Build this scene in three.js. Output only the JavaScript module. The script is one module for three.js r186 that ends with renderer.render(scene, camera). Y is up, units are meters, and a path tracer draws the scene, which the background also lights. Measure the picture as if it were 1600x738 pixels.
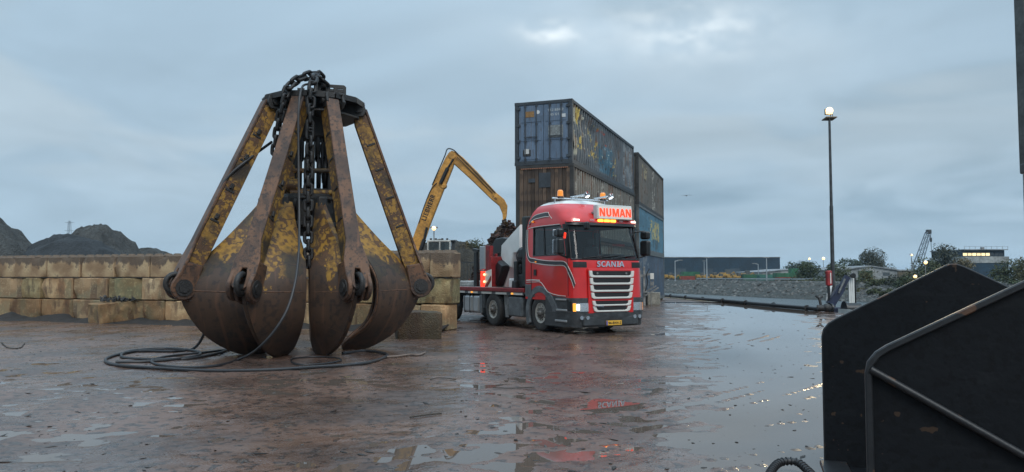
import * as THREE from 'three';
import { mergeGeometries } from 'three/addons/utils/BufferGeometryUtils.js';
import { RoundedBoxGeometry } from 'three/addons/geometries/RoundedBoxGeometry.js';
import { TextGeometry } from 'three/addons/geometries/TextGeometry.js';
import { FontLoader } from 'three/addons/loaders/FontLoader.js';

// ------------------------------------------------------------------ camera, sky, sun, exposure
const scene = new THREE.Scene();
const F = 1200, EYE = 1.6, PITCH = THREE.MathUtils.degToRad(3.0);
const camera = new THREE.PerspectiveCamera(34.2, 1600 / 738, 0.1, 5000);
camera.position.set(0, EYE, 0);
camera.rotation.set(PITCH, 0, 0);

const renderer = new THREE.WebGLRenderer({ antialias: true });
renderer.toneMapping = THREE.LinearToneMapping;
renderer.toneMappingExposure = 1.18;
renderer.shadowMap.enabled = true;

function rngOf(seed) { let a = seed >>> 0; return () => { a = (a + 0x6D2B79F5) | 0; let t = Math.imul(a ^ (a >>> 15), 1 | a); t = (t + Math.imul(t ^ (t >>> 7), 61 | t)) ^ t; return ((t ^ (t >>> 14)) >>> 0) / 4294967296; }; }
const rnd = rngOf(7);
const rr = (a, b) => a + (b - a) * rnd();
function hsh(x, y, s) { let h = Math.imul(x, 374761393) ^ Math.imul(y, 668265263) ^ Math.imul(s, 2147483647 - 1013); h = Math.imul(h ^ (h >>> 13), 1274126177); h ^= h >>> 16; return (h >>> 0) / 4294967296; }
function vn(x, y, per, s) {
  const xi = Math.floor(x), yi = Math.floor(y), fx = x - xi, fy = y - yi, u = fx * fx * (3 - 2 * fx), v = fy * fy * (3 - 2 * fy);
  const w = (k) => ((k % per) + per) % per;
  const a = hsh(w(xi), w(yi), s), b = hsh(w(xi + 1), w(yi), s), c = hsh(w(xi), w(yi + 1), s), d = hsh(w(xi + 1), w(yi + 1), s);
  return a + (b - a) * u + (c - a) * v + (a - b - c + d) * u * v;
}
// fractal noise about 0..1, tileable with the period per
function fbm(x, y, oct = 4, s = 1, per = 65536) { let a = 0, w = 0.5, t = 0; for (let o = 0; o < oct; o++) { a += w * vn(x, y, per, s + o * 17); t += w; x *= 2; y *= 2; per *= 2; w *= 0.5; } return a / t; }
const sst = (a, b, x) => { const t = Math.min(1, Math.max(0, (x - a) / (b - a))); return t * t * (3 - 2 * t); };
const lerp = (a, b, t) => a + (b - a) * t;
const mix3 = (a, b, t) => [lerp(a[0], b[0], t), lerp(a[1], b[1], t), lerp(a[2], b[2], t)];
const srgb = (r, g, b) => [r / 255, g / 255, b / 255];

{ // overcast evening sky: a blue grey cloud deck with soft bands and two thin bright breaks
  const W = 2048, H = 1024, data = new Float32Array(W * H * 4);
  const low = [0.345, 0.465, 0.565], mid = [0.35, 0.475, 0.585], dark = [0.215, 0.32, 0.41], pale = [0.43, 0.52, 0.585];
  for (let j = 0; j < H; j++) {
    const el = ((j + 0.5) / H - 0.5) * Math.PI, sy = Math.sin(el), cy = Math.cos(el);
    for (let i = 0; i < W; i++) {
      const az = ((i + 0.5) / W - 0.5) * 2 * Math.PI, x = Math.cos(az) * cy, z = Math.sin(az) * cy, k = (j * W + i) * 4;
      let c;
      if (sy < -0.02) c = [0.12, 0.13, 0.13];
      else {
        const q = 1 / (Math.max(sy, 0) + 0.16), wx = fbm(x * q * 0.9 + 21, z * q * 0.9 + 5, 3, 113) - 0.5, X = x * q + 1.3 * wx, Z = z * q + 0.9 * wx;
        const n1 = fbm(X * 0.75 + 11.3, Z * 1.1 + 4.1, 5, 31), n2 = fbm(X * 2.1 + 3, Z * 2.6 + 8, 5, 77), n3 = fbm(X * 0.5 - 6.2, Z * 0.6 + 1.7, 4, 53);
        const e = sst(0.0, 0.34, sy);
        c = mix3(low, mid, e);
        c = mix3(c, dark, 1.0 * sst(0.42, 0.62, n1 * 0.6 + n2 * 0.4) * sst(0.0, 0.12, sy));
        c = mix3(c, pale, 0.6 * sst(0.5, 0.66, n3 * 0.55 + n2 * 0.45) * sst(0.04, 0.2, sy));
        const n4 = fbm(X * 4.3 + 1, Z * 5.2 + 2, 4, 127), b = 0.84 + 0.2 * n2 + 0.14 * n4; c = [c[0] * b, c[1] * b, c[2] * b];
        // breaks in the deck, upper centre and upper right of the view
        for (const [px, py, rx, ry, s] of [[862, 46, 44, 17, 0.22], [1085, 40, 110, 40, 0.14], [1010, 30, 320, 85, 0.1], [1180, 110, 260, 90, 0.06]]) {
          if (z < 0) {
            const sc = -1 / z, u = x * sc * F, v = (sy * sc - Math.tan(PITCH)) * F;
            const d = ((u - (px - 800)) / rx) ** 2 + ((v - (369 - py)) / ry) ** 2;
            if (d < 6) { const w = Math.exp(-d) * s * (rx > 200 ? 0.75 + 0.5 * (fbm(u * 0.012 + 40, v * 0.022 + 40, 4, 91) - 0.5) : sst(0.25, 0.8, fbm(u * 0.03 + 40, v * 0.06 + 40, 5, 91)) * 1.6); c = [c[0] + w * 1.05, c[1] + w * 0.95, c[2] + w * 0.8]; }
          }
        }
        const ov = 1 + 1.9 * sst(0.28, 1, sy); c = [c[0] * ov, c[1] * ov, c[2] * ov]; // overcast skies brighten towards the zenith
      }
      data[k] = c[0]; data[k + 1] = c[1]; data[k + 2] = c[2]; data[k + 3] = 1;
    }
  }
  const sky = new THREE.DataTexture(data, W, H, THREE.RGBAFormat, THREE.FloatType);
  sky.mapping = THREE.EquirectangularReflectionMapping; sky.magFilter = THREE.LinearFilter; sky.minFilter = THREE.LinearFilter; sky.wrapS = THREE.RepeatWrapping; sky.needsUpdate = true;
  scene.background = sky; scene.environment = sky;
}
const sun = new THREE.DirectionalLight(new THREE.Color(1.0, 0.96, 0.91), 1.5);
sun.position.set(22, 62, 58); sun.castShadow = true; sun.shadow.radius = 70; sun.shadow.mapSize.set(2048, 2048);
Object.assign(sun.shadow.camera, { left: -60, right: 60, top: 60, bottom: -60, near: 1, far: 200 });
scene.add(sun); scene.add(sun.target);

// ------------------------------------------------------------------ helpers
const V = (x, y, z) => new THREE.Vector3(x, y, z);
// a pixel of the photograph and a depth (metres ahead) to a point
function at(px, py, Z) { const u = (px - 800) / F, v = (369 - py) / F, c = Math.cos(PITCH), s = Math.sin(PITCH), t = Z / (c - v * s); return V(u * t, EYE + (v * c + s) * t, -Z); }
// a pixel to the point where its ray meets the level y
function onLevel(px, py, y = 0) { const u = (px - 800) / F, v = (369 - py) / F, c = Math.cos(PITCH), s = Math.sin(PITCH), t = (y - EYE) / (v * c + s); return V(u * t, y, -(c - v * s) * t); }

function boxUV(g, k = 1) {
  if (g.index) g = g.toNonIndexed();
  for (const n of Object.keys(g.attributes)) if (n !== 'position' && n !== 'normal') g.deleteAttribute(n);
  if (!g.attributes.normal) g.computeVertexNormals();
  const p = g.attributes.position, uv = new Float32Array(p.count * 2), a = V(), b = V(), c = V(), n = V();
  for (let i = 0; i < p.count; i += 3) {
    a.fromBufferAttribute(p, i); b.fromBufferAttribute(p, i + 1); c.fromBufferAttribute(p, i + 2);
    n.copy(b).sub(a).cross(c.clone().sub(a)); const x = Math.abs(n.x), y = Math.abs(n.y), z = Math.abs(n.z);
    [a, b, c].forEach((q, j) => { const o = (i + j) * 2; if (y >= x && y >= z) { uv[o] = q.x * k; uv[o + 1] = q.z * k; } else if (x >= z) { uv[o] = q.z * k; uv[o + 1] = q.y * k; } else { uv[o] = q.x * k; uv[o + 1] = q.y * k; } });
  }
  g.setAttribute('uv', new THREE.BufferAttribute(uv, 2)); g.clearGroups();
  return g;
}
function place(g, x = 0, y = 0, z = 0, rx = 0, ry = 0, rz = 0) { if (rx || ry || rz) g.applyMatrix4(new THREE.Matrix4().makeRotationFromEuler(new THREE.Euler(rx, ry, rz))); g.translate(x, y, z); return g; }
const bx = (w, h, d, x, y, z, rx, ry, rz) => place(new THREE.BoxGeometry(w, h, d), x, y, z, rx, ry, rz);
const rb = (w, h, d, r, x, y, z, rx, ry, rz, seg = 2) => place(new RoundedBoxGeometry(w, h, d, seg, Math.min(r, w / 2.01, h / 2.01, d / 2.01)), x, y, z, rx, ry, rz);
function cyl(r1, r2, h, x, y, z, axis = 'y', seg = 20) { const g = new THREE.CylinderGeometry(r1, r2, h, seg); if (axis === 'x') g.rotateZ(-Math.PI / 2); if (axis === 'z') g.rotateX(Math.PI / 2); return g.translate(x, y, z); }
// bar with a rectangular section between two points; w across, d along the hint
function bar(a, b, w, d = w, hint = V(0, 1, 0)) {
  const dir = b.clone().sub(a), L = dir.length(); dir.normalize(); let s = hint.clone().cross(dir); if (s.lengthSq() < 1e-6) s = V(1, 0, 0).cross(dir); s.normalize(); const t = dir.clone().cross(s).normalize();
  return new THREE.BoxGeometry(w, d, L).applyMatrix4(new THREE.Matrix4().makeBasis(s, t, dir).setPosition(a.clone().add(b).multiplyScalar(0.5)));
}
function rod(a, b, r1, r2 = r1, seg = 12) { const dir = b.clone().sub(a), L = dir.length(); return new THREE.CylinderGeometry(r2, r1, L, seg).applyQuaternion(new THREE.Quaternion().setFromUnitVectors(V(0, 1, 0), dir.normalize())).translate((a.x + b.x) / 2, (a.y + b.y) / 2, (a.z + b.z) / 2); }
const tube = (pts, r, seg = 64, rad = 8, closed = false) => new THREE.TubeGeometry(new THREE.CatmullRomCurve3(pts, closed, 'centripetal'), seg, r, rad, closed);
function shapeOf(pts, holes = []) { const s = new THREE.Shape(pts.map((p) => new THREE.Vector2(p[0], p[1]))); for (const h of holes) s.holes.push(new THREE.Path(h.map((p) => new THREE.Vector2(p[0], p[1])))); return s; }
// outline in the xy plane, extruded along z and centred on it
function prism(pts, depth, bevel = 0, holes = [], seg = 1) { const g = new THREE.ExtrudeGeometry(shapeOf(pts, holes), { depth: depth - 2 * bevel, bevelEnabled: bevel > 0, bevelThickness: bevel, bevelSize: bevel, bevelOffset: -bevel, bevelSegments: seg, curveSegments: 12 }); return g.translate(0, 0, -depth / 2 + bevel); }
// a grid of points made into a plate with thickness
function plate(P, th, closeEnds = true) {
  const m = P.length, n = P[0].length, N = [];
  for (let i = 0; i < m; i++) { N.push([]); for (let j = 0; j < n; j++) { const a = P[Math.min(i + 1, m - 1)][j].clone().sub(P[Math.max(i - 1, 0)][j]), b = P[i][Math.min(j + 1, n - 1)].clone().sub(P[i][Math.max(j - 1, 0)]); N[i].push(a.cross(b).normalize()); } }
  const pos = []; const tri = (a, b, c) => pos.push(a.x, a.y, a.z, b.x, b.y, b.z, c.x, c.y, c.z); const quad = (a, b, c, d) => { tri(a, b, c); tri(a, c, d); };
  const I = P.map((row, i) => row.map((p, j) => p.clone().addScaledVector(N[i][j], -th)));
  for (let i = 0; i < m - 1; i++) for (let j = 0; j < n - 1; j++) { quad(P[i][j], P[i + 1][j], P[i + 1][j + 1], P[i][j + 1]); quad(I[i][j], I[i][j + 1], I[i + 1][j + 1], I[i + 1][j]); }
  if (closeEnds) {
    for (let i = 0; i < m - 1; i++) { quad(P[i][0], I[i][0], I[i + 1][0], P[i + 1][0]); quad(P[i][n - 1], P[i + 1][n - 1], I[i + 1][n - 1], I[i][n - 1]); }
    for (let j = 0; j < n - 1; j++) { quad(P[0][j], P[0][j + 1], I[0][j + 1], I[0][j]); quad(P[m - 1][j], I[m - 1][j], I[m - 1][j + 1], P[m - 1][j + 1]); }
  }
  const g = new THREE.BufferGeometry(); g.setAttribute('position', new THREE.Float32BufferAttribute(pos, 3)); g.computeVertexNormals(); return g;
}
function smooth(g) { // shared normals where faces meet gently
  g = g.index ? g.toNonIndexed() : g; const p = g.attributes.position, map = new Map(), fn = [], a = V(), b = V(), c = V();
  for (let i = 0; i < p.count; i += 3) { a.fromBufferAttribute(p, i); b.fromBufferAttribute(p, i + 1); c.fromBufferAttribute(p, i + 2); const n = b.clone().sub(a).cross(c.clone().sub(a)); const u = n.clone().normalize(); for (let j = 0; j < 3; j++) { const key = [p.getX(i + j), p.getY(i + j), p.getZ(i + j)].map((q) => Math.round(q * 2000)).join(); if (!map.has(key)) map.set(key, []); map.get(key).push([n, u]); } fn.push(u); }
  const nr = new Float32Array(p.count * 3);
  for (let i = 0; i < p.count; i++) { const f = fn[Math.floor(i / 3)], key = [p.getX(i), p.getY(i), p.getZ(i)].map((q) => Math.round(q * 2000)).join(), s = V(); for (const [n, u] of map.get(key)) if (u.dot(f) > 0.82) s.add(n); s.normalize(); nr[i * 3] = s.x; nr[i * 3 + 1] = s.y; nr[i * 3 + 2] = s.z; }
  g.setAttribute('normal', new THREE.BufferAttribute(nr, 3)); return g;
}
const taken = new Map();
function numbered(name) { const k = taken.get(name) || 0; taken.set(name, k + 1); return k ? name + '_' + String(k).padStart(3, '0') : name; }
function mk(geos, mat, keepUV = false) {
  const list = (Array.isArray(geos) ? geos : [geos]).map((g) => keepUV ? (g.index ? g.toNonIndexed() : g) : boxUV(g));
  const m = new THREE.Mesh(list.length > 1 ? mergeGeometries(list) : list[0], mat); m.castShadow = m.receiveShadow = true; return m;
}
function part(name, geos, mat, parent, keepUV = false) { const m = mk(geos, mat, keepUV); m.name = name; parent.add(m); return m; }
const parts = (name, list, mat, parent, keepUV) => list.map((g) => part(name, g, mat, parent, keepUV));
function tag(o, label, category, group, kind) { o.userData.label = label; o.userData.category = category; if (group) o.userData.group = group; if (kind) o.userData.kind = kind; return o; }
function thing(name, label, category, pos = [0, 0, 0], turn = 0, group, kind) { const o = new THREE.Group(); o.name = numbered(name); o.position.set(...pos); o.rotation.y = turn; scene.add(o); return tag(o, label, category, group, kind); }
function single(name, label, category, geos, mat, group, kind, keepUV) { const m = mk(geos, mat, keepUV); m.name = numbered(name); scene.add(m); return tag(m, label, category, group, kind); }
function setting(name, geos, mat, label, category, keepUV) { const m = mk(geos, mat, keepUV); m.name = numbered(name); scene.add(m); m.userData.kind = 'structure'; m.userData.label = label; m.userData.category = category; return m; }

// ------------------------------------------------------------------ textures
function tex(W, H, fn, colour = true) {
  const d = new Uint8Array(W * H * 4);
  for (let j = 0; j < H; j++) for (let i = 0; i < W; i++) { const c = fn((i + 0.5) / W, (j + 0.5) / H, i, j), k = (j * W + i) * 4; if (typeof c === 'number') d[k] = d[k + 1] = d[k + 2] = Math.max(0, Math.min(255, c * 255)); else { d[k] = Math.max(0, Math.min(255, c[0] * 255)); d[k + 1] = Math.max(0, Math.min(255, c[1] * 255)); d[k + 2] = Math.max(0, Math.min(255, c[2] * 255)); } d[k + 3] = 255; }
  const t = new THREE.DataTexture(d, W, H); t.wrapS = t.wrapT = THREE.RepeatWrapping; t.magFilter = THREE.LinearFilter; t.minFilter = THREE.LinearMipmapLinearFilter; t.generateMipmaps = true; if (colour) t.colorSpace = THREE.SRGBColorSpace; t.needsUpdate = true; return t;
}
function rep(t, x, y = x) { const c = t.clone(); c.repeat.set(x, y); c.needsUpdate = true; return c; }
const S = (o) => new THREE.MeshStandardMaterial(o), PH = (o) => new THREE.MeshPhysicalMaterial(o);
const C = (r, g, b) => new THREE.Color().setRGB(r, g, b);

const tGrain = tex(512, 512, (u, v) => { const a = fbm(u * 64, v * 64, 4, 5, 64), b = fbm(u * 6, v * 6, 4, 9, 6); return 0.65 * a + 0.35 * b; }, false);
const tRough = tex(512, 512, (u, v) => 0.42 + 0.75 * (fbm(u * 7, v * 7, 5, 15, 7) - 0.5) + 0.2 * (fbm(u * 60, v * 60, 3, 19, 60) - 0.5), false);
const tGrime = tex(512, 512, (u, v) => { const a = fbm(u * 5, v * 5, 5, 25, 5), b = fbm(u * 40, v * 40, 3, 29, 40), k = 0.78 + 0.5 * (a - 0.5) + 0.3 * (b - 0.5); return [k, k * 0.985, k * 0.96]; });
const tSoft = tex(256, 256, (u, v) => { const k = 0.93 + 0.12 * (fbm(u * 6, v * 6, 4, 27, 6) - 0.5); return [k, k, k * 0.99]; });
// rusty brown steel
const tRust = tex(512, 512, (u, v) => { const a = fbm(u * 5, v * 5, 5, 35, 5), b = fbm(u * 30, v * 30, 4, 39, 30), c = fbm(u * 24, v * 3, 4, 43, 24); let k = mix3(srgb(74, 56, 46), srgb(106, 76, 56), sst(0.35, 0.7, a)); k = mix3(k, srgb(48, 40, 37), 0.7 * sst(0.5, 0.75, b)); return mix3(k, srgb(128, 88, 62), 0.45 * sst(0.58, 0.78, c)); });
// flaking yellow paint over rust and soot
function yellowAt(u, v, per, thr) {
  const a = fbm(u * 4 * per, v * 4 * per, 5, 51, 4 * per), cr = Math.abs(fbm(u * 9 * per, v * 9 * per, 4, 57, 9 * per) - 0.5), d = fbm(u * 28 * per, v * 28 * per, 4, 61, 28 * per);
  const rust = mix3(srgb(62, 46, 34), srgb(98, 68, 42), d), soot = srgb(38, 33, 31);
  let c = mix3(srgb(152, 114, 44), srgb(110, 80, 36), sst(0.3, 0.75, d));
  c = mix3(c, rust, sst(0.06, 0.015, cr) * 0.95);
  const m = a * 0.62 + d * 0.38; c = mix3(c, rust, sst(thr - 0.02, thr + 0.03, m));
  return mix3(c, soot, 0.8 * sst(0.5, 0.66, fbm(u * 3 * per + 0.3, v * 3 * per, 5, 67, 3 * per)));
}
const tYellow = tex(1024, 1024, (u, v) => yellowAt(u, v, 1, 0.54));
// petals: v = height / 3.6 m. Paint survives above, bare brown steel below a ragged, welded line
const tPetal = tex(1024, 1024, (u, v) => {
  const y = v * 3.6, n = fbm(u * 8, v * 8, 5, 71, 8), d = fbm(u * 40, v * 40, 4, 75, 40), streak = fbm(u * 36, v * 4, 4, 79, 36);
  const bare = mix3(mix3(srgb(56, 43, 35), srgb(82, 60, 44), n), srgb(40, 33, 31), 0.6 * sst(0.5, 0.75, d));
  const b2 = mix3(bare, srgb(112, 78, 56), 0.4 * sst(0.6, 0.78, streak));
  const paint = yellowAt(u, v, 2, 0.56);
  return mix3(b2, paint, sst(-0.03, 0.03, (y - 1.82) * 0.5 + (n - 0.5) * 1.15 + (d - 0.5) * 0.3));
});
const tConc = tex(1024, 1024, (u, v) => {
  const a = fbm(u * 5, v * 5, 5, 81, 5), b = fbm(u * 50, v * 50, 3, 85, 50), st = fbm(u * 9, v * 2, 5, 87, 18), c2 = fbm(u * 3, v * 3, 4, 89, 3);
  let k = mix3(srgb(140, 114, 84), srgb(188, 164, 128), sst(0.25, 0.75, a)); k = mix3(k, srgb(124, 118, 94), 0.75 * sst(0.46, 0.62, c2));
  k = mix3(k, srgb(92, 72, 56), 0.7 * sst(0.52, 0.64, st * 0.5 + c2 * 0.2 + a * 0.3)); k = mix3(k, srgb(212, 190, 150), 0.35 * sst(0.62, 0.74, b)); k = mix3(k, srgb(140, 98, 64), 0.3 * sst(0.55, 0.7, fbm(u * 5 + 3, v * 3, 4, 93, 15))); return mix3(k, srgb(66, 58, 50), 0.4 * sst(0.63, 0.78, b * 0.35 + a * 0.65));
});
// top course: black dirt runs down from the studs. v is the height in the block, 0.42 repeats to the metre
const tConcTop = tex(1024, 1024, (u, v) => {
  const y = (v > 0.5 ? v - 1 : v) / 0.42, a = fbm(u * 5, v * 5, 5, 83, 5), b = fbm(u * 50, v * 50, 3, 85, 50), run = 0.03 + 0.75 * Math.max(0, fbm(u * 4, 0.5, 3, 97, 4) - 0.36) + 0.3 * (fbm(u * 22, v * 2.5, 4, 103, 22) - 0.5) + 0.08 * (fbm(u * 60, v * 30, 3, 99, 60) - 0.5);
  let k = mix3(srgb(138, 112, 84), srgb(186, 162, 126), sst(0.25, 0.75, a)); k = mix3(k, srgb(66, 58, 50), 0.5 * sst(0.6, 0.74, b * 0.35 + a * 0.65));
  return mix3(k, mix3(srgb(60, 52, 48), srgb(86, 74, 66), b), (0.5 + 0.4 * a) * sst(0.4 - run - 0.04, 0.4 - run + 0.05, y));
});
// worn container paint: base colour, pale scrapes, rust runs
function wornPaint(base, seed, rustAmt, blotches = [], W = 1024, H = 256) {
  return tex(W, H, (u, v) => {
    const n = fbm(u * 8, v * 3, 5, seed, 64), d = fbm(u * 120, v * 30, 3, seed + 3, 256), st = fbm(u * 150, v * 3, 4, seed + 7, 512), f = fbm(u * 30, v * 7, 4, seed + 11, 256);
    let c = mix3(base.map((q) => q * 0.8), base.map((q) => Math.min(1, q * 1.18)), n); c = c.map((q) => q * (0.92 + 0.16 * d));
    for (const [x0, x1, y0, y1, col, thr] of blotches) { const inx = sst(x0 - 0.012, x0 + 0.012, u) * sst(x1 + 0.012, x1 - 0.012, u) * sst(y0 - 0.03, y0 + 0.03, v) * sst(y1 + 0.03, y1 - 0.03, v); c = mix3(c, col, inx * sst(thr, thr + 0.07, f * 0.6 + d * 0.2 + st * 0.2)); }
    c = mix3(c, srgb(92, 62, 44), rustAmt * sst(0.55, 0.72, st * 0.7 + n * 0.3)); c = mix3(c, srgb(58, 42, 36), rustAmt * sst(0.66, 0.74, f));
    return c;
  });
}
const tWood = tex(512, 512, (u, v) => { const g = fbm(u * 40, v * 3, 5, 131, 40), a = fbm(u * 6, v * 4, 4, 135, 6); let c = mix3(srgb(88, 70, 56), srgb(124, 102, 82), g); c = mix3(c, srgb(58, 46, 40), 0.6 * sst(0.52, 0.75, a)); return c; });

// ------------------------------------------------------------------ materials
const M = {
  petal: S({ map: tPetal, roughness: 0.55, bumpMap: rep(tGrain, 1), bumpScale: 0.004, metalness: 0.0 }),
  yellow: S({ map: rep(tYellow, 0.6), roughness: 0.6, bumpMap: rep(tGrain, 1), bumpScale: 0.012 }),
  brown: S({ map: rep(tRust, 0.7), roughness: 0.5, metalness: 0.25, bumpMap: rep(tGrain, 1), bumpScale: 0.006 }),
  soot: S({ map: rep(tGrime, 0.7), color: C(0.03, 0.028, 0.028), roughness: 0.55, bumpMap: rep(tGrain, 1.2), bumpScale: 0.01 }),
  chain: S({ map: rep(tGrime, 2), color: C(0.035, 0.034, 0.036), roughness: 0.45, metalness: 0.4, bumpMap: rep(tGrain, 3), bumpScale: 0.004 }),
  rubber: S({ color: C(0.018, 0.018, 0.02), roughness: 0.5 }),
  tyre: S({ map: rep(tGrime, 2), color: C(0.05, 0.048, 0.047), roughness: 0.8, bumpMap: rep(tGrain, 3), bumpScale: 0.004 }),
  conc: S({ map: rep(tConc, 0.42), roughness: 0.85, bumpMap: rep(tGrain, 0.8), bumpScale: 0.03 }),
  conc4: S({ map: rep(tConc, 0.45), color: C(0.72, 0.62, 0.52), roughness: 0.85, bumpMap: rep(tGrain, 0.8), bumpScale: 0.04 }),
  conc2: S({ map: rep(tConc, 0.37), color: C(0.76, 0.82, 0.72), roughness: 0.85, bumpMap: rep(tGrain, 0.8), bumpScale: 0.03 }),
  conc3: S({ map: rep(tConc, 0.33), color: C(1.1, 1.02, 0.94), roughness: 0.85, bumpMap: rep(tGrain, 0.8), bumpScale: 0.03 }),
  concTop: S({ map: rep(tConcTop, 0.42), roughness: 0.85, bumpMap: rep(tGrain, 0.8), bumpScale: 0.03 }),
  concDark: S({ map: rep(tConc, 0.4), color: C(0.28, 0.26, 0.24), roughness: 0.75, bumpMap: rep(tGrain, 0.8), bumpScale: 0.05 }),
  mud: S({ map: rep(tGrime, 0.8), color: C(0.035, 0.03, 0.028), roughness: 0.7, bumpMap: rep(tGrain, 1), bumpScale: 0.03 }),
  red: PH({ map: rep(tSoft, 0.6), color: C(0.66, 0.009, 0.008), roughness: 0.4, clearcoat: 0.8, clearcoatRoughness: 0.08 }),
  redMatt: S({ map: rep(tGrime, 0.8), color: C(0.34, 0.02, 0.022), roughness: 0.45 }),
  white: PH({ map: rep(tSoft, 0.5), color: C(0.8, 0.81, 0.8), roughness: 0.35, clearcoat: 0.6, clearcoatRoughness: 0.1 }),
  cream: S({ color: C(0.62, 0.6, 0.55), roughness: 0.3 }),
  plastic: S({ map: rep(tGrime, 1.2), color: C(0.068, 0.076, 0.085), roughness: 0.42 }),
  greyPanel: S({ map: rep(tGrime, 0.9), color: C(0.17, 0.19, 0.21), roughness: 0.42 }),
  silver: S({ map: rep(tSoft, 1), color: C(0.5, 0.52, 0.54), roughness: 0.32, metalness: 0.6 }),
  black: S({ map: rep(tGrime, 1), color: C(0.018, 0.019, 0.021), roughness: 0.4 }),
  dark: S({ color: C(0.01, 0.01, 0.011), roughness: 0.7 }),
  chrome: S({ color: C(0.75, 0.76, 0.78), roughness: 0.15, metalness: 1 }),
  rim: S({ map: rep(tGrime, 2), color: C(0.72, 0.7, 0.66), roughness: 0.4, metalness: 0.3 }),
  glass: PH({ color: C(0.62, 0.68, 0.68), transmission: 1, thickness: 0, roughness: 0.01, ior: 1.5 }),
  lens: PH({ color: C(0.85, 0.87, 0.88), transmission: 0.85, thickness: 0, roughness: 0.05 }),
  galv: S({ map: rep(tGrime, 1), color: C(0.36, 0.37, 0.38), roughness: 0.5, metalness: 0.35 }),
  handler: S({ map: rep(tGrime, 0.3), color: C(0.8, 0.4, 0.075), roughness: 0.5 }),
  amberGlow: S({ color: C(0.8, 0.3, 0.02), emissive: C(1, 0.36, 0.03), emissiveIntensity: 5, roughness: 0.3 }),
  amber: PH({ color: C(0.85, 0.27, 0.02), roughness: 0.15, clearcoat: 1, emissive: C(1, 0.3, 0.02), emissiveIntensity: 0.25 }),
  redGlow: S({ color: C(0.6, 0.02, 0.01), emissive: C(1, 0.05, 0.02), emissiveIntensity: 1.1, roughness: 0.3 }),
  signGlow: S({ color: C(0.7, 0.03, 0.01), emissive: C(1, 0.055, 0.015), emissiveIntensity: 1.25, roughness: 0.4 }),
  warmGlow: S({ color: C(0.9, 0.8, 0.55), emissive: C(1, 0.68, 0.26), emissiveIntensity: 2.4, roughness: 0.4 }),
  warmDim: S({ color: C(0.9, 0.8, 0.55), emissive: C(1, 0.66, 0.26), emissiveIntensity: 1.6, roughness: 0.4 }),
  whiteGlow: S({ color: C(0.9, 0.9, 0.85), emissive: C(1, 0.85, 0.62), emissiveIntensity: 1.6, roughness: 0.3 }),
  wood: S({ map: rep(tWood, 0.8), color: C(0.6, 0.62, 0.66), roughness: 0.8, bumpMap: rep(tGrain, 1), bumpScale: 0.01 }),
};
const font = await new FontLoader().loadAsync('fonts/droid/droid_sans_bold.typeface.json');
// lettering scaled to a width and height, centred, facing +z
function text(str, w, h, depth) { const g = new TextGeometry(str, { font, size: 1, depth: 0.1, curveSegments: 5, bevelEnabled: false }); g.computeBoundingBox(); const b = g.boundingBox; g.translate(-(b.min.x + b.max.x) / 2, -(b.min.y + b.max.y) / 2, 0); g.scale(w / (b.max.x - b.min.x), h / (b.max.y - b.min.y), depth / 0.1); return g; }

// ------------------------------------------------------------------ ground, quay, water
const EDGE = (Z) => 14.2 - Math.max(0, Math.min(Z, 75) - 35) * 0.081; // quay edge: x at the depth Z
const TRACKS = []; // tyre tracks pressed into the mud: centre line points
for (const [x0, z0, x1, z1, bend] of [[1.5, 9.0, 4.6, 12.6, 0.3], [1.2, 8.0, 4.9, 11.6, 0.3], [0.4, 6.2, 3.4, 7.4, 0.2], [2.2, 16, 6.5, 22, 0.5], [3.0, 15.4, 7.3, 21.2, 0.5], [0.2, 15, 3.0, 26, -0.6], [1.4, 6.0, 3.2, 6.6, 0.1], [2.4, 8.4, 3.6, 9.0, 0.05]]) TRACKS.push([x0, z0, x1 - x0, z1 - z0, bend]);
function groundH(x, Z) {
  let h = 0.0016 + 0.0036 * sst(10, 17, Z);
  // the wide shallow wet hollow that runs along the quay side of the yard
  const d = (x - 0.315 * Z - 0.2) / (0.12 + 0.088 * Z); const wet = Math.exp(-d * d); h -= 0.0185 * wet;
  const d2 = (x - 0.03 * Z - 0.3) / (1.1 + 0.03 * Z); h -= 0.0012 * Math.exp(-d2 * d2) * sst(13, 9, Z);
  const n = fbm(x * 0.42 + 50, Z * 0.42 + 50, 3, 201) - 0.5, m = fbm(x * 1.5 + 50, Z * 1.7 + 50, 4, 207) - 0.5, f = fbm(x * 4.5 + 50, Z * 5 + 50, 3, 211) - 0.5;
  h += (0.010 * n + 0.024 * m + 0.027 * f) * (1 - 0.5 * wet);
  for (const [x0, z0, dx, dz, bend] of TRACKS) {
    const L2 = dx * dx + dz * dz, t = ((x - x0) * dx + (Z - z0) * dz) / L2; if (t < -0.05 || t > 1.05) continue;
    const L = Math.sqrt(L2), e = ((x - x0) * dz - (Z - z0) * dx) / L - bend * t * (1 - t) * 2; if (Math.abs(e) > 0.6) continue;
    const w = sst(-0.05, 0.08, t) * sst(1.05, 0.9, t), lug = 0.55 + 0.45 * Math.sin(t * L * 38 + fbm(x * 3, Z * 3, 2, 219) * 6);
    h += w * (0.026 * Math.exp(-((Math.abs(e) - 0.16) ** 2) / 0.004) * lug * sst(0.32, 0.6, fbm(x * 1.6 + 9, Z * 1.6 + 9, 3, 223)) - 0.006 * Math.exp(-(e * e) / 0.012));
  }
  return Math.max(-0.03, Math.min(0.032, h)) ;
}
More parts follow.
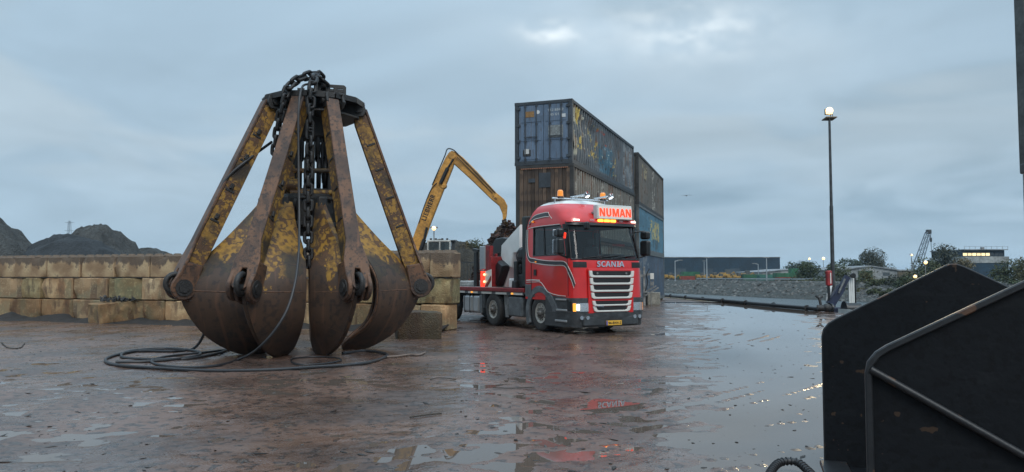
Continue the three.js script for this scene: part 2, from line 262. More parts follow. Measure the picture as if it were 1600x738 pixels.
{
  const tA = tex(1024, 1024, (u, v) => {
    const a = fbm(u * 6, v * 6, 5, 231, 6), b = fbm(u * 90, v * 90, 3, 235, 90), c = fbm(u * 20, v * 20, 4, 239, 20);
    let k = mix3(srgb(80, 64, 57), srgb(104, 81, 70), sst(0.35, 0.7, a)); k = mix3(k, srgb(106, 80, 64), 0.35 * sst(0.56, 0.75, c)); k = mix3(k, srgb(34, 30, 30), 0.8 * sst(0.55, 0.75, b)); return mix3(k, srgb(120, 108, 98), 0.5 * sst(0.7, 0.8, b));
  });
  const tB = tex(1024, 1024, (u, v) => { const a = fbm(u * 130, v * 130, 3, 241, 130), b = fbm(u * 30, v * 30, 3, 245, 30); return 0.6 * a + 0.4 * b; }, false);
  const tR = tex(512, 512, (u, v) => 0.27 + 0.5 * (fbm(u * 8, v * 8, 5, 251, 8) - 0.5) + 0.2 * (fbm(u * 80, v * 80, 2, 255, 80) - 0.5), false);
  const mat = PH({ map: rep(tA, 1 / 7), roughness: 1, roughnessMap: rep(tR, 1 / 5.3), bumpMap: rep(tB, 1 / 2.2), bumpScale: 0.0055, ior: 1.5 });
  M.asphalt = mat;
  const strips = [];
  function strip(x0, x1, z0, z1, dx, dz) {
    const nx = Math.round((x1 - x0) / dx), nz = Math.round((z1 - z0) / dz), pos = new Float32Array((nx + 1) * (nz + 1) * 3), uv = new Float32Array((nx + 1) * (nz + 1) * 2), idx = [];
    for (let j = 0; j <= nz; j++) for (let i = 0; i <= nx; i++) {
      const Z = z0 + (z1 - z0) * j / nz; let x = x0 + (x1 - x0) * i / nx; x = Math.min(x, EDGE(Z)); const k = j * (nx + 1) + i;
      const fade = Math.min(sst(-8, -6, Z), sst(50, 45, Z), sst(-28, -25, x));
      pos[k * 3] = x; pos[k * 3 + 1] = lerp(-0.05, groundH(x, Z), fade); pos[k * 3 + 2] = -Z; uv[k * 2] = x; uv[k * 2 + 1] = Z;
      if (i < nx && j < nz) idx.push(k, k + 1, k + nx + 2, k, k + nx + 2, k + nx + 1);
    }
    const g = new THREE.BufferGeometry(); g.setAttribute('position', new THREE.BufferAttribute(pos, 3)); g.setAttribute('uv', new THREE.BufferAttribute(uv, 2)); g.setIndex(idx); g.computeVertexNormals(); strips.push(g.toNonIndexed());
  }
  strip(-10, 10, -8, 4.6, 0.16, 0.16); strip(-10, 10, 4.6, 12, 0.042, 0.042); strip(-20, EDGE(0), 12, 24, 0.08, 0.07); strip(-28, EDGE(0), 24, 50, 0.18, 0.16);
  setting('yard_ground', strips, mat, 'wet brown asphalt and mud of the scrap yard', 'ground', true);
  // standing water: one level sheet, seen wherever the yard dips below it
  const wp = PH({ color: C(0.1, 0.075, 0.06), roughness: 0.015, ior: 1.33 });
  const w = new THREE.PlaneGeometry(42, 55).rotateX(-Math.PI / 2).translate(-6.4, -0.004, -20.4);
  setting('puddle_water', w, wp, 'shallow rain puddles lying on the yard', 'water');
  // land that the yard belongs to, out to the horizon, with its quay wall
  const q = [[-3000, 60], [EDGE(0), 60]]; for (const Z of [0, 36, 66, 100, 140, 205]) q.push([EDGE(Z), -Z]); q.push([400, -2200], [3000, -3000], [-3000, -3000]);
  const sh = new THREE.ShapeGeometry(shapeOf(q.map(([x, z]) => [x, -z]))).rotateX(-Math.PI / 2).translate(0, -0.06, 0);
  setting('land', sh, S({ map: rep(tA, 1 / 9), color: C(0.9, 0.95, 0.95), roughness: 0.6 }), 'flat dark land stretching away behind the yard', 'ground');
  const wall = []; const ql = [[EDGE(0), 60], [EDGE(0), 0], [EDGE(36), -36], [EDGE(66), -66], [EDGE(100), -100], [EDGE(205), -205]];
  for (let i = 0; i < ql.length - 1; i++) { const a = V(ql[i][0] + 0.02, -1.56, ql[i][1]), b = V(ql[i + 1][0] + 0.02, -1.56, ql[i + 1][1]); wall.push(bar(a, b, 0.3, 3.0)); }
  setting('quay_wall', wall, M.conc2, 'concrete quay wall dropping to the canal', 'quay');
  // canal
  const tW = tex(512, 512, (u, v) => 0.5 * fbm(u * 10, v * 22, 4, 261, 110) + 0.5 * fbm(u * 40, v * 80, 3, 263, 440), false);
  const cw = PH({ color: C(0.06, 0.075, 0.08), roughness: 0.34, ior: 1.33, bumpMap: rep(tW, 1 / 9), bumpScale: 0.4 });
  setting('canal_water', new THREE.PlaneGeometry(700, 900).rotateX(-Math.PI / 2).translate(300, -1.5, -200), cw, 'calm grey blue canal water beyond the quay', 'water');
}
// far bank: waterline points (x, z), land behind it
const BANK = [[140, 60], [66, -20], [46, -80], [41, -98], [28.6, -143], [12, -208], [-30, -300]];
const bankAt = (t) => { const n = BANK.length - 1, k = Math.min(n - 1, Math.floor(t * n)), f = t * n - k; return [lerp(BANK[k][0], BANK[k + 1][0], f), lerp(BANK[k][1], BANK[k + 1][1], f)]; };
{
  const q = BANK.map(([x, z]) => [x + 6.5, z]); const far = [...q, [-30, -3000], [3000, -3000], [3000, 60]];
  const top = new THREE.ShapeGeometry(shapeOf(far.map(([x, z]) => [x, -z]))).rotateX(-Math.PI / 2).translate(0, 0.62, 0);
  setting('far_bank_ground', top, S({ map: rep(tGrime, 0.05), color: C(0.1, 0.105, 0.09), roughness: 0.9 }), 'level ground of the industrial estate across the canal', 'ground');
  const grid = []; const N = 90;
  for (let i = 0; i <= N; i++) { const [x, z] = bankAt(i / N); const row = []; for (let j = 0; j <= 6; j++) { const t = j / 6; row.push(V(x - 0.8 + 7.4 * t, -1.8 + 2.43 * t + 0.18 * (fbm(i * 0.9, j * 1.3, 3, 271) - 0.5) * (t < 1 ? 1 : 0), z)); } grid.push(row); }
  setting('bank_slope', smooth(plate(grid.map((r) => r.slice().reverse()), -0.3)), S({ map: rep(tGrime, 0.3), color: C(0.09, 0.1, 0.095), roughness: 0.9, bumpMap: rep(tGrain, 0.4), bumpScale: 0.2 }), 'stony slope of the far canal bank', 'bank');
  // riprap stones
  const ico = boxUV(new THREE.DodecahedronGeometry(1, 0)); const n = 5200, im = new THREE.InstancedMesh(ico, S({ map: rep(tGrime, 0.5), roughness: 0.85 }), n), m = new THREE.Matrix4(), qn = new THREE.Quaternion(), col = new THREE.Color(), R = rngOf(33);
  for (let i = 0; i < n; i++) { const t = 0.3 + 0.55 * R(), [x, z] = bankAt(t), s = R() ** 0.9; const k = 0.2 + 0.34 * R() * R(); qn.setFromEuler(new THREE.Euler(R() * 6, R() * 6, R() * 6)); m.compose(V(x - 0.7 + 7 * s, -1.72 + 2.3 * s + 0.05, z + R() - 0.5), qn, V(k * (0.8 + 0.7 * R()), k * 0.7, k)); im.setMatrixAt(i, m); const b = 0.07 + 0.15 * R(); im.setColorAt(i, col.setRGB(b, b * 1.03, b * 1.02)); }
  im.name = 'riprap_stones'; im.castShadow = im.receiveShadow = true; scene.add(im); tag(im, 'grey loose stones covering the far canal bank', 'stones', null, 'stuff');
}
// loose litter, chips of scrap and mud crumbs on the yard
{
  const g = boxUV(new THREE.TetrahedronGeometry(1, 1)); const n = 3400, im = new THREE.InstancedMesh(g, S({ roughness: 0.75 }), n), m = new THREE.Matrix4(), qn = new THREE.Quaternion(), col = new THREE.Color(), R = rngOf(44);
  for (let i = 0; i < n; i++) {
    let Z = 5 + 30 * R() ** 1.6, x = lerp(-0.72 * Z, Math.min(0.62 * Z, EDGE(Z) - 0.3), R()); const cl = fbm(x * 0.7 + 20, Z * 0.7 + 20, 3, 281); if (cl < 0.48 && R() < 0.75) { Z = 5 + 30 * R() ** 1.6; x = lerp(-0.72 * Z, Math.min(0.62 * Z, EDGE(Z) - 0.3), R()); }
    const k = 0.004 + 0.018 * R() ** 4, l = 1 + 4.0 * R() ** 2; qn.setFromEuler(new THREE.Euler(0.4 * (R() - 0.5), R() * 6.28, 0.4 * (R() - 0.5)));
    m.compose(V(x, Math.max(groundH(x, Z), -0.006) + k * 0.2, -Z), qn, V(k * l, k * 0.3, k)); im.setMatrixAt(i, m); const b = 0.015 + 0.05 * R() ** 2; im.setColorAt(i, col.setRGB(b * 1.15, b, b * 0.92));
  }
  im.name = 'scrap_litter'; im.castShadow = im.receiveShadow = true; scene.add(im); tag(im, 'dark crumbs and chips of scrap strewn over the wet yard', 'litter', null, 'stuff');
}

// ------------------------------------------------------------------ concrete block wall
function roughBlock(L, H, D, seed, studs = true, rough = 1) {
  const seg = (l) => Math.max(5, Math.round(l / 0.13) + 2), nx = seg(L), ny = seg(H), nz = seg(D), b = new THREE.BoxGeometry(L, H, D, nx, ny, nz), p = b.attributes.position, R = rngOf(seed * 13 + 5), e = 0.028;
  const ease = (v, l, n) => { const k = Math.round((v / l + 0.5) * n); if (k <= 0) return -l / 2; if (k >= n) return l / 2; return lerp(-l / 2 + e, l / 2 - e, (k - 1) / (n - 2)); };
  const chips = []; for (let i = 0; i < 3; i++) chips.push([(R() < 0.5 ? -1 : 1) * L / 2, (R() < 0.5 ? -1 : 1) * H / 2, D / 2, R() < 0.55 ? 0.05 + 0.2 * R() : 0.02]);
  for (let i = 0; i < 2; i++) chips.push([(R() - 0.5) * L, (R() < 0.5 ? -1 : 1) * H / 2, D / 2, 0.04 + 0.09 * R()]);
  for (let i = 0; i < p.count; i++) {
    let x = ease(p.getX(i), L, nx), y = ease(p.getY(i), H, ny), z = ease(p.getZ(i), D, nz); const ox = x, oy = y, oz = z;
    const fx = Math.abs(x) > L / 2 - 1e-4, fy = Math.abs(y) > H / 2 - 1e-4, fz = Math.abs(z) > D / 2 - 1e-4, cnr = (fx + fy + fz) >= 2 ? 0.016 : 0;
    if (fx) x -= Math.sign(x) * cnr; if (fy) y -= Math.sign(y) * cnr; if (fz) z -= Math.sign(z) * cnr;
    const w = 0.02 * rough; x += w * (fbm(oy * 4 + seed * 3.1, oz * 4, 3, 303) - 0.5); y += w * 0.6 * (fbm(ox * 4 + seed * 1.7, oz * 4, 3, 305) - 0.5); z += w * 1.3 * (fbm(ox * 4 + seed * 2.3, oy * 4, 3, 307) - 0.5);
    for (const [cx, cy, cz, r] of chips) { const d = Math.hypot(ox - cx, oy - cy, oz - cz) + 0.04 * (fbm(ox * 9, oy * 9, 2, seed) - 0.5); if (d < r * 1.6) { const q = (r * 1.6 - d) * 0.55; z -= q * 0.8; if (fx) x -= Math.sign(ox) * q * 0.6; if (fy) y -= Math.sign(oy) * q * 0.5; } }
    p.setXYZ(i, x, y, z);
  }
  const list = [boxUV(smooth(b))]; if (studs) { const k = Math.max(1, Math.round(L / 0.42)); for (let a = 0; a < k; a++) for (const q of [-0.19, 0.19]) list.push(boxUV(place(new THREE.CylinderGeometry(0.1, 0.16, 0.085, 10), -L / 2 + (a + 0.5) * L / k, H / 2 + 0.03, q))); }
  const out = list.length > 1 ? mergeGeometries(list) : list[0], uv = out.attributes.uv, du = R() * 7, dv = studs ? 0 : R() * 7; for (let i = 0; i < uv.count; i++) uv.setXY(i, uv.getX(i) + du, uv.getY(i) + dv); return out;
}
{
  const A = V(-27, 0, -32.4), B = V(-1.72, 0, -22.9), dir = B.clone().sub(A), L = dir.length(), turn = Math.atan2(-dir.z, dir.x); // local +x runs along the wall
  const w = thing('block_wall', 'long tan concrete block wall, three courses high, behind the grab', 'wall', [A.x, 0, A.z], turn);
  const mats = [M.conc, M.conc2, M.conc3, M.conc4];
  const H = 0.775; let seed = 1;
  for (let row = 0; row < 3; row++) {
    let x = row === 1 ? -0.3 : row === 0 ? -0.9 : 0; const end = L + (row === 2 ? 0.05 : row === 1 ? 0.0 : -0.05);
    while (x < end - 0.3) {
      let len = [1.66, 1.62, 1.6, 0.98][(seed * 7 + row) % 11 === 0 ? 3 : seed % 3]; if (x + len > end - 0.5) len = Math.max(0.5, end - x);
      const b = part('concrete_block', roughBlock(len - 0.025, H - 0.018, 0.8, seed, row === 2), row === 2 ? M.concTop : mats[Math.floor(hsh(seed, row, 77) * 4)], w, true);
      b.position.set(x + len / 2, row * H + H / 2 - 0.005, (hsh(seed, row, 5) - 0.5) * 0.12); b.rotation.y = (hsh(seed, row, 9) - 0.5) * 0.05; x += len; seed++;
    }
  }
  // mud and fines heaped along the foot of the wall
  const grid = []; for (let i = 0; i <= 150; i++) { const row = [], x = L * i / 150, hgt = 0.1 + 0.42 * Math.max(0, fbm(i * 0.16, 3, 4, 311) - 0.4) * (i < 120 ? 1.3 : 0.8), wd = 0.45 + 1.1 * fbm(i * 0.13, 9, 3, 313); for (let j = 0; j <= 6; j++) { const t = j / 6; row.push(V(x, -0.04 + hgt * (1 - t) ** 1.4 + 0.05 * (fbm(i * 0.9, j * 0.9, 3, 317) - 0.5), 0.36 + wd * t)); } grid.push(row); }
  const berm = single('mud_berm', 'dark mud and fines heaped along the foot of the block wall', 'mud', smooth(plate(grid, 0.04)), M.mud, null, 'stuff'); berm.position.copy(w.position); berm.rotation.y = turn;
  // fallen blocks
  const g1 = onLevel(168, 505); const f1 = single('concrete_block', 'tan concrete block lying skewed at the wall foot under scrap litter', 'concrete block', roughBlock(1.5, 0.74, 0.78, 71, false, 3), M.conc4, null, null, true); f1.position.set(g1.x + 0.12, 0.35, g1.z - 0.25); f1.rotation.set(0.03, 0.95, 0.05);
  const g2 = onLevel(652, 531); const f2 = single('concrete_block', 'soot black rough concrete block lying beside the end of the wall', 'concrete block', roughBlock(1.12, 0.72, 0.75, 77, false, 5), M.concDark, null, null, true); f2.position.set(g2.x - 0.02, 0.34, g2.z - 0.35); f2.rotation.set(0.02, 0.22, -0.02);
  // litter on the fallen block
  const R = rngOf(55), l = []; for (let i = 0; i < 90; i++) l.push(place(new THREE.TetrahedronGeometry(0.03 + 0.05 * R(), 0).scale(2.2, 0.5, 1), (R() - 0.5) * 1.3, 0.02 + 0.12 * R() * (1 - Math.abs(R() - 0.5)), (R() - 0.5) * 0.65, R(), R() * 6, R()));
  const lt = single('scrap_scraps', 'black scrap shreds piled on the skewed tan block', 'scrap', l, M.soot, null, 'stuff'); lt.position.set(g1.x + 0.3, 0.74, g1.z - 0.35); lt.rotation.y = 0.4;
}

// ------------------------------------------------------------------ orange peel grab
const GD = 16.6, GX = (474 - 800) / F * GD, GTURN = Math.atan2(-GX, GD);
const grab = thing('orange_peel_grab', 'huge orange peel grab with flaking yellow paint and rust, standing open on the yard', 'grab', [GX, 0, -GD], GTURN); grab.scale.set(0.945, 0.965, 0.945);
{
  const lv = [ // ridge r, y | rim r, half width, y
    [0.98, 3.24, 0.92, 0.12, 3.22], [1.3, 2.9, 0.95, 0.17, 2.8], [1.72, 2.44, 1.06, 0.33, 2.42], [2.18, 1.98, 1.38, 0.56, 2.02], [2.54, 1.58, 1.60, 0.67, 1.6],
    [2.62, 1.28, 1.63, 0.68, 1.22], [2.44, 0.87, 1.57, 0.63, 0.86], [2.1, 0.45, 1.40, 0.5, 0.56], [1.66, 0.16, 1.16, 0.34, 0.36], [1.3, 0.03, 0.98, 0.2, 0.2], [0.98, -0.01, 0.88, 0.07, 0.08]];
  const col = (k) => new THREE.CatmullRomCurve3(lv.map((l) => V(l[k[0]] ?? 0, l[k[1]] ?? 0, k[2] === undefined ? 0 : l[k[2]])), false, 'centripetal');
  const ridge = col([0, 1]), rim = col([2, 3, 4]), NI = 34;
  // each half of a petal folds back from the ridge; k sets how far it spreads
  const pt = (sg, t, f, k) => { const a = ridge.getPoint(t), b = rim.getPoint(t), bl = 0.025 * Math.sin(Math.PI * f) * Math.min(1, b.y * 2.2); return V(sg * (b.y * f * k + bl * 0.8 * k), lerp(a.y, b.z, f) - bl * 0.1, lerp(a.x, b.x, f) + bl * 0.5); };
  function halfGeo(sg, k) {
    const P = [], N = 9; for (let i = 0; i <= NI; i++) { const row = []; for (let j = 0; j <= N; j++) row.push(pt(sg, i / NI, j / N, k)); P.push(sg > 0 ? row : row.reverse()); }
    const g = smooth(plate(P, -0.06)), p = g.attributes.position, uv = new Float32Array(p.count * 2); for (let i = 0; i < p.count; i++) { const r = Math.hypot(p.getX(i) / Math.max(0.3, k), (2.7 - p.getZ(i)) * 0.75); uv[i * 2] = (sg * r + p.getX(i) * 0.3) / 3.6; uv[i * 2 + 1] = p.getY(i) / 3.6; } g.setAttribute('uv', new THREE.BufferAttribute(uv, 2)); return g;
  }
  function lipGeo(sg, k) { const pts = []; for (let i = 0; i <= 26; i++) pts.push(pt(sg, 0.02 + 0.96 * i / 26, 0.985, k)); return tube(pts, 0.05, 40, 6); }
  function weld(sg, t, t2, k) { const pts = []; for (let j = 0; j <= 10; j++) { const f = 0.03 + 0.94 * j / 10, q = pt(sg, lerp(t, t2, f), f, k); q.x += sg * 0.03; q.z += 0.03; pts.push(q); } return tube(pts, 0.026, 20, 5); }
  const HX = 0.19; // the head leans over a little
  const az = [-24.5, 22.5, 88, -67, 160, -162].map((d) => d * Math.PI / 180);
  const petals = [], mats = [0, 0.31, 0.62, 0.17, 0.8, 0.45].map((o) => { const m = M.petal.clone(); m.map = tPetal.clone(); m.map.offset.set(o, 0); m.map.needsUpdate = true; m.bumpMap = rep(tGrain, 4); return m; });
  const spread = [[1.14, 0.72], [0.6, 0.72], [0.9, 1.05], [1.4, 0.9], [0.6, 0.6], [0.6, 0.6]]; // right half, left half
  az.forEach((a, i) => {
    const p = part('petal', mergeGeometries([halfGeo(1, spread[i][0]), halfGeo(-1, spread[i][1])]), mats[i], grab, true); p.rotation.y = a; petals.push(p);
    for (const sg of [1, -1]) { const k = spread[i][sg > 0 ? 0 : 1]; part('lip', lipGeo(sg, k), M.brown, p); parts('weld_seam', [weld(sg, 0.47, 0.47, k), weld(sg, 0.68, 0.63, k), weld(sg, 0.3, 0.34, k)], M.brown, p); }
    // lug that carries the arm pin
    const lug = []; for (const sx of [-0.115, 0.115]) lug.push(place(prism([[2.28, 1.15], [2.52, 1.12], [2.74, 1.2], [2.82, 1.36], [2.78, 1.52], [2.64, 1.6], [2.4, 1.72], [2.2, 1.9]], 0.07, 0.012), 0, 0, 0, 0, -Math.PI / 2).translate(sx, 0, 0));
    parts('pin_lug', lug, M.brown, p); part('pin', cyl(0.085, 0.085, 0.62, 0, 1.43, 2.66, 'x', 18), M.soot, p);
    // hinge at the lower crosshead
    part('hinge', [rb(0.22, 0.5, 0.5, 0.05, 0, 3.12, 0.8), cyl(0.13, 0.13, 0.34, 0, 3.22, 0.68, 'x', 16)], M.soot, p);
  });
  // arms from the head down to the petal pins
  az.forEach((a, i) => {
    const R = V(Math.sin(a), 0, Math.cos(a)), T = V(Math.cos(a), 0, -Math.sin(a)), top = V(HX, 5.46, 0).addScaledVector(R, i < 2 ? 0.92 : 0.98), bot = V(0, 1.43, 0).addScaledVector(R, 2.66);
    if (i < 2) top.addScaledVector(T, i === 0 ? 0.12 : -0.06);
    const ax = top.clone().sub(bot), L = ax.length(); ax.normalize(); const out = T.clone().cross(ax).normalize(); if (out.dot(R) < 0) out.negate(); const across = ax.clone().cross(out).normalize();
    const mtx = new THREE.Matrix4().makeBasis(across, ax, out).setPosition(bot); // local: x across, y up the arm, z outward
    const N = (g) => g.applyMatrix4(mtx);
    const web = []; for (const s of [-1, 1]) web.push(N(place(prism([[-0.16, 0.1], [0.02, 0.1], [0.15, 0.45], [0.15, L - 0.2], [0.02, L], [-0.12, L], [-0.17, L - 0.3], [-0.2, 0.7]], 0.035, 0.008), 0, 0, 0, 0, -Math.PI / 2).translate(s * 0.118, 0, 0)));
    web.push(N(bx(0.2, L - 0.9, 0.03, 0, L / 2 + 0.1, -0.13)));
    const arm = part('arm', web, M.yellow, grab);
    // outer cover plate, flared into the eye end
    part('cover_plate', N(prism([[-0.24, 0.02], [-0.27, 0.2], [-0.27, 0.5], [-0.16, 0.95], [-0.15, L - 0.06], [0.15, L - 0.06], [0.16, 0.95], [0.27, 0.5], [0.27, 0.2], [0.24, 0.02], [0.1, -0.1], [0.085, 0.2], [0.05, 0.33], [-0.05, 0.33], [-0.085, 0.2], [-0.1, -0.1]], 0.06, 0.014).translate(0, 0, 0.18)), M.brown, arm);
    // cheeks of the eye
    const ck = []; for (const s of [-1, 1]) { const pts = []; for (let k = 0; k <= 14; k++) { const q = Math.PI + Math.PI * k / 14; pts.push([0.255 * Math.cos(q) - 0.0, 0.255 * Math.sin(q)]); } pts.push([0.17, 0.5], [-0.16, 0.56]); ck.push(N(place(prism(pts, 0.09, 0.02), 0, 0, 0, 0, -Math.PI / 2).translate(s * 0.215, 0, 0))); }
    parts('eye', ck, M.brown, arm);
    for (const s of [-1, 1]) part('pin_nut', [N(cyl(0.11, 0.11, 0.05, s * 0.285, 0, 0, 'x', 6)), N(cyl(0.17, 0.17, 0.03, s * 0.268, 0, 0, 'x', 18))], M.soot, arm);
    part('shackle_ring', N(new THREE.TorusGeometry(0.19, 0.055, 10, 22).rotateY(Math.PI / 2).translate(0, 0.03, 0.13)), M.soot, arm);
    // stiffeners and lugs on the webs
    const st = []; for (const f of [0.34, 0.5, 0.66, 0.8]) st.push(N(rb(0.3, 0.05, 0.2, 0.01, 0, L * f, 0.02)), N(rb(0.06, 0.12, 0.08, 0.015, 0.15, L * f + 0.1, 0.02))); parts('stiffener', st, M.soot, arm);
  });
  // head
  const hex = (r, k = 0) => { const o = []; for (let i = 0; i < 12; i++) { const q = i / 12 * Math.PI * 2 + k, e = i % 2 ? 0.93 : 1; o.push([r * e * Math.cos(q), r * e * Math.sin(q)]); } return o; };
  const head = part('head_plate', [place(prism(hex(1.16), 0.05, 0.01), HX, 5.6, 0, Math.PI / 2), place(prism(hex(1.05, 0.3), 0.05, 0.01), HX, 5.24, 0, Math.PI / 2)], M.soot, grab);
  const lugs = []; az.forEach((a) => { for (const s of [-0.19, 0.19]) { const g = place(prism([[0.55, 5.2], [1.12, 5.3], [1.18, 5.42], [1.12, 5.6], [0.55, 5.62]], 0.06, 0.01), 0, 0, 0, 0, -Math.PI / 2).translate(s, 0, 0); g.rotateY(a); lugs.push(g.translate(HX, 0, 0)); } const pn = cyl(0.075, 0.075, 0.56, 0, 5.44, 1.0, 'x', 14); pn.rotateY(a); lugs.push(pn.translate(HX, 0, 0)); });
  parts('arm_lug', lugs, M.soot, head);
  const rim6 = []; for (let k = 0; k < 12; k++) { const q = k / 12 * Math.PI * 2 + 0.13; rim6.push(place(bx(0.56, 0.12, 0.03, 0, 0, 0), HX + 1.1 * Math.sin(q), 5.56, 1.1 * Math.cos(q), 0, q, 0)); } parts('skirt', rim6, M.soot, head);
  // hollow box with holes on top of the head
  const hole = (x, y, w, h) => [[x - w, y - h], [x - w, y + h], [x + w, y + h], [x + w, y - h]];
  const bp = [[-0.32, 0], [0.32, 0], [0.32, 0.27], [0.27, 0.31], [-0.27, 0.31], [-0.32, 0.27]], hs = [hole(-0.19, 0.15, 0.05, 0.09), hole(0.0, 0.16, 0.035, 0.08), hole(0.19, 0.13, 0.06, 0.09)];
  part('rope_box', [prism(bp, 0.04, 0.006, hs).translate(HX + 0.38, 5.625, 0.42), prism(bp, 0.04, 0.006, hs).translate(HX + 0.38, 5.625, 0.0), bx(0.04, 0.27, 0.42, HX + 0.08, 5.76, 0.21), bx(0.04, 0.27, 0.42, HX + 0.68, 5.76, 0.21), bx(0.16, 0.22, 0.4, HX - 0.3, 5.735, 0.1)], M.soot, head);
  // sheave block hanging in the head, reeving ropes, lower block
  const up = part('upper_sheave_block', [rb(1.0, 0.5, 0.75, 0.06, HX, 5.0, 0), bx(0.05, 0.9, 0.7, HX - 0.42, 4.85, 0), bx(0.05, 0.9, 0.7, HX + 0.42, 4.85, 0)], M.soot, grab);
  for (let k = 0; k < 4; k++) { const sx = HX - 0.27 + k * 0.18; part('sheave', new THREE.TorusGeometry(0.33, 0.06, 8, 26).rotateY(Math.PI / 2).translate(sx, 4.62, 0), M.chain, up); }
  for (let k = 0; k < 8; k++) for (const z of [-0.3, 0.3]) { const x = HX - 0.24 + k * 0.082; part('reeving_rope', rod(V(x, 4.7, z), V(x + 0.02 * (k - 3), 3.8, z * 0.9), 0.018, 0.018, 6), M.rubber, grab); }
  const lo = part('lower_sheave_block', [rb(0.09, 1.15, 0.8, 0.03, HX - 0.42, 3.85, 0), rb(0.09, 1.15, 0.8, 0.03, HX + 0.36, 3.85, 0), rb(0.76, 0.22, 0.7, 0.04, HX - 0.03, 3.5, 0)], M.soot, grab);
  for (let k = 0; k < 5; k++) part('sheave', new THREE.TorusGeometry(0.34, 0.05, 8, 26).rotateY(Math.PI / 2).translate(HX - 0.3 + k * 0.14, 3.98, 0), M.chain, lo);
  parts('cross_bar', [rod(V(HX - 0.46, 3.97, 0.42), V(HX + 0.4, 4.0, 0.42), 0.055), rod(V(HX - 0.5, 3.48, 0.46), V(HX + 0.45, 3.5, 0.46), 0.07)], M.yellow, grab);
  part('guide_bracket', [rb(0.2, 0.62, 0.16, 0.04, HX - 0.5, 3.8, 0.38), rb(0.14, 0.5, 0.5, 0.04, HX - 0.52, 3.75, 0.1), cyl(0.15, 0.15, 0.3, HX - 0.46, 3.65, 0.4, 'x', 16)], M.yellow, grab);
  part('crosshead', [place(prism(hex(0.72), 0.12, 0.02), HX * 0.6, 3.4, 0, Math.PI / 2), place(prism(hex(0.62), 0.55, 0.03), HX * 0.6, 3.1, 0, Math.PI / 2), place(prism(hex(0.74), 0.1, 0.02), HX * 0.6, 2.8, 0, Math.PI / 2), cyl(0.3, 0.2, 0.2, HX * 0.6, 2.66, 0)], M.soot, grab);
}
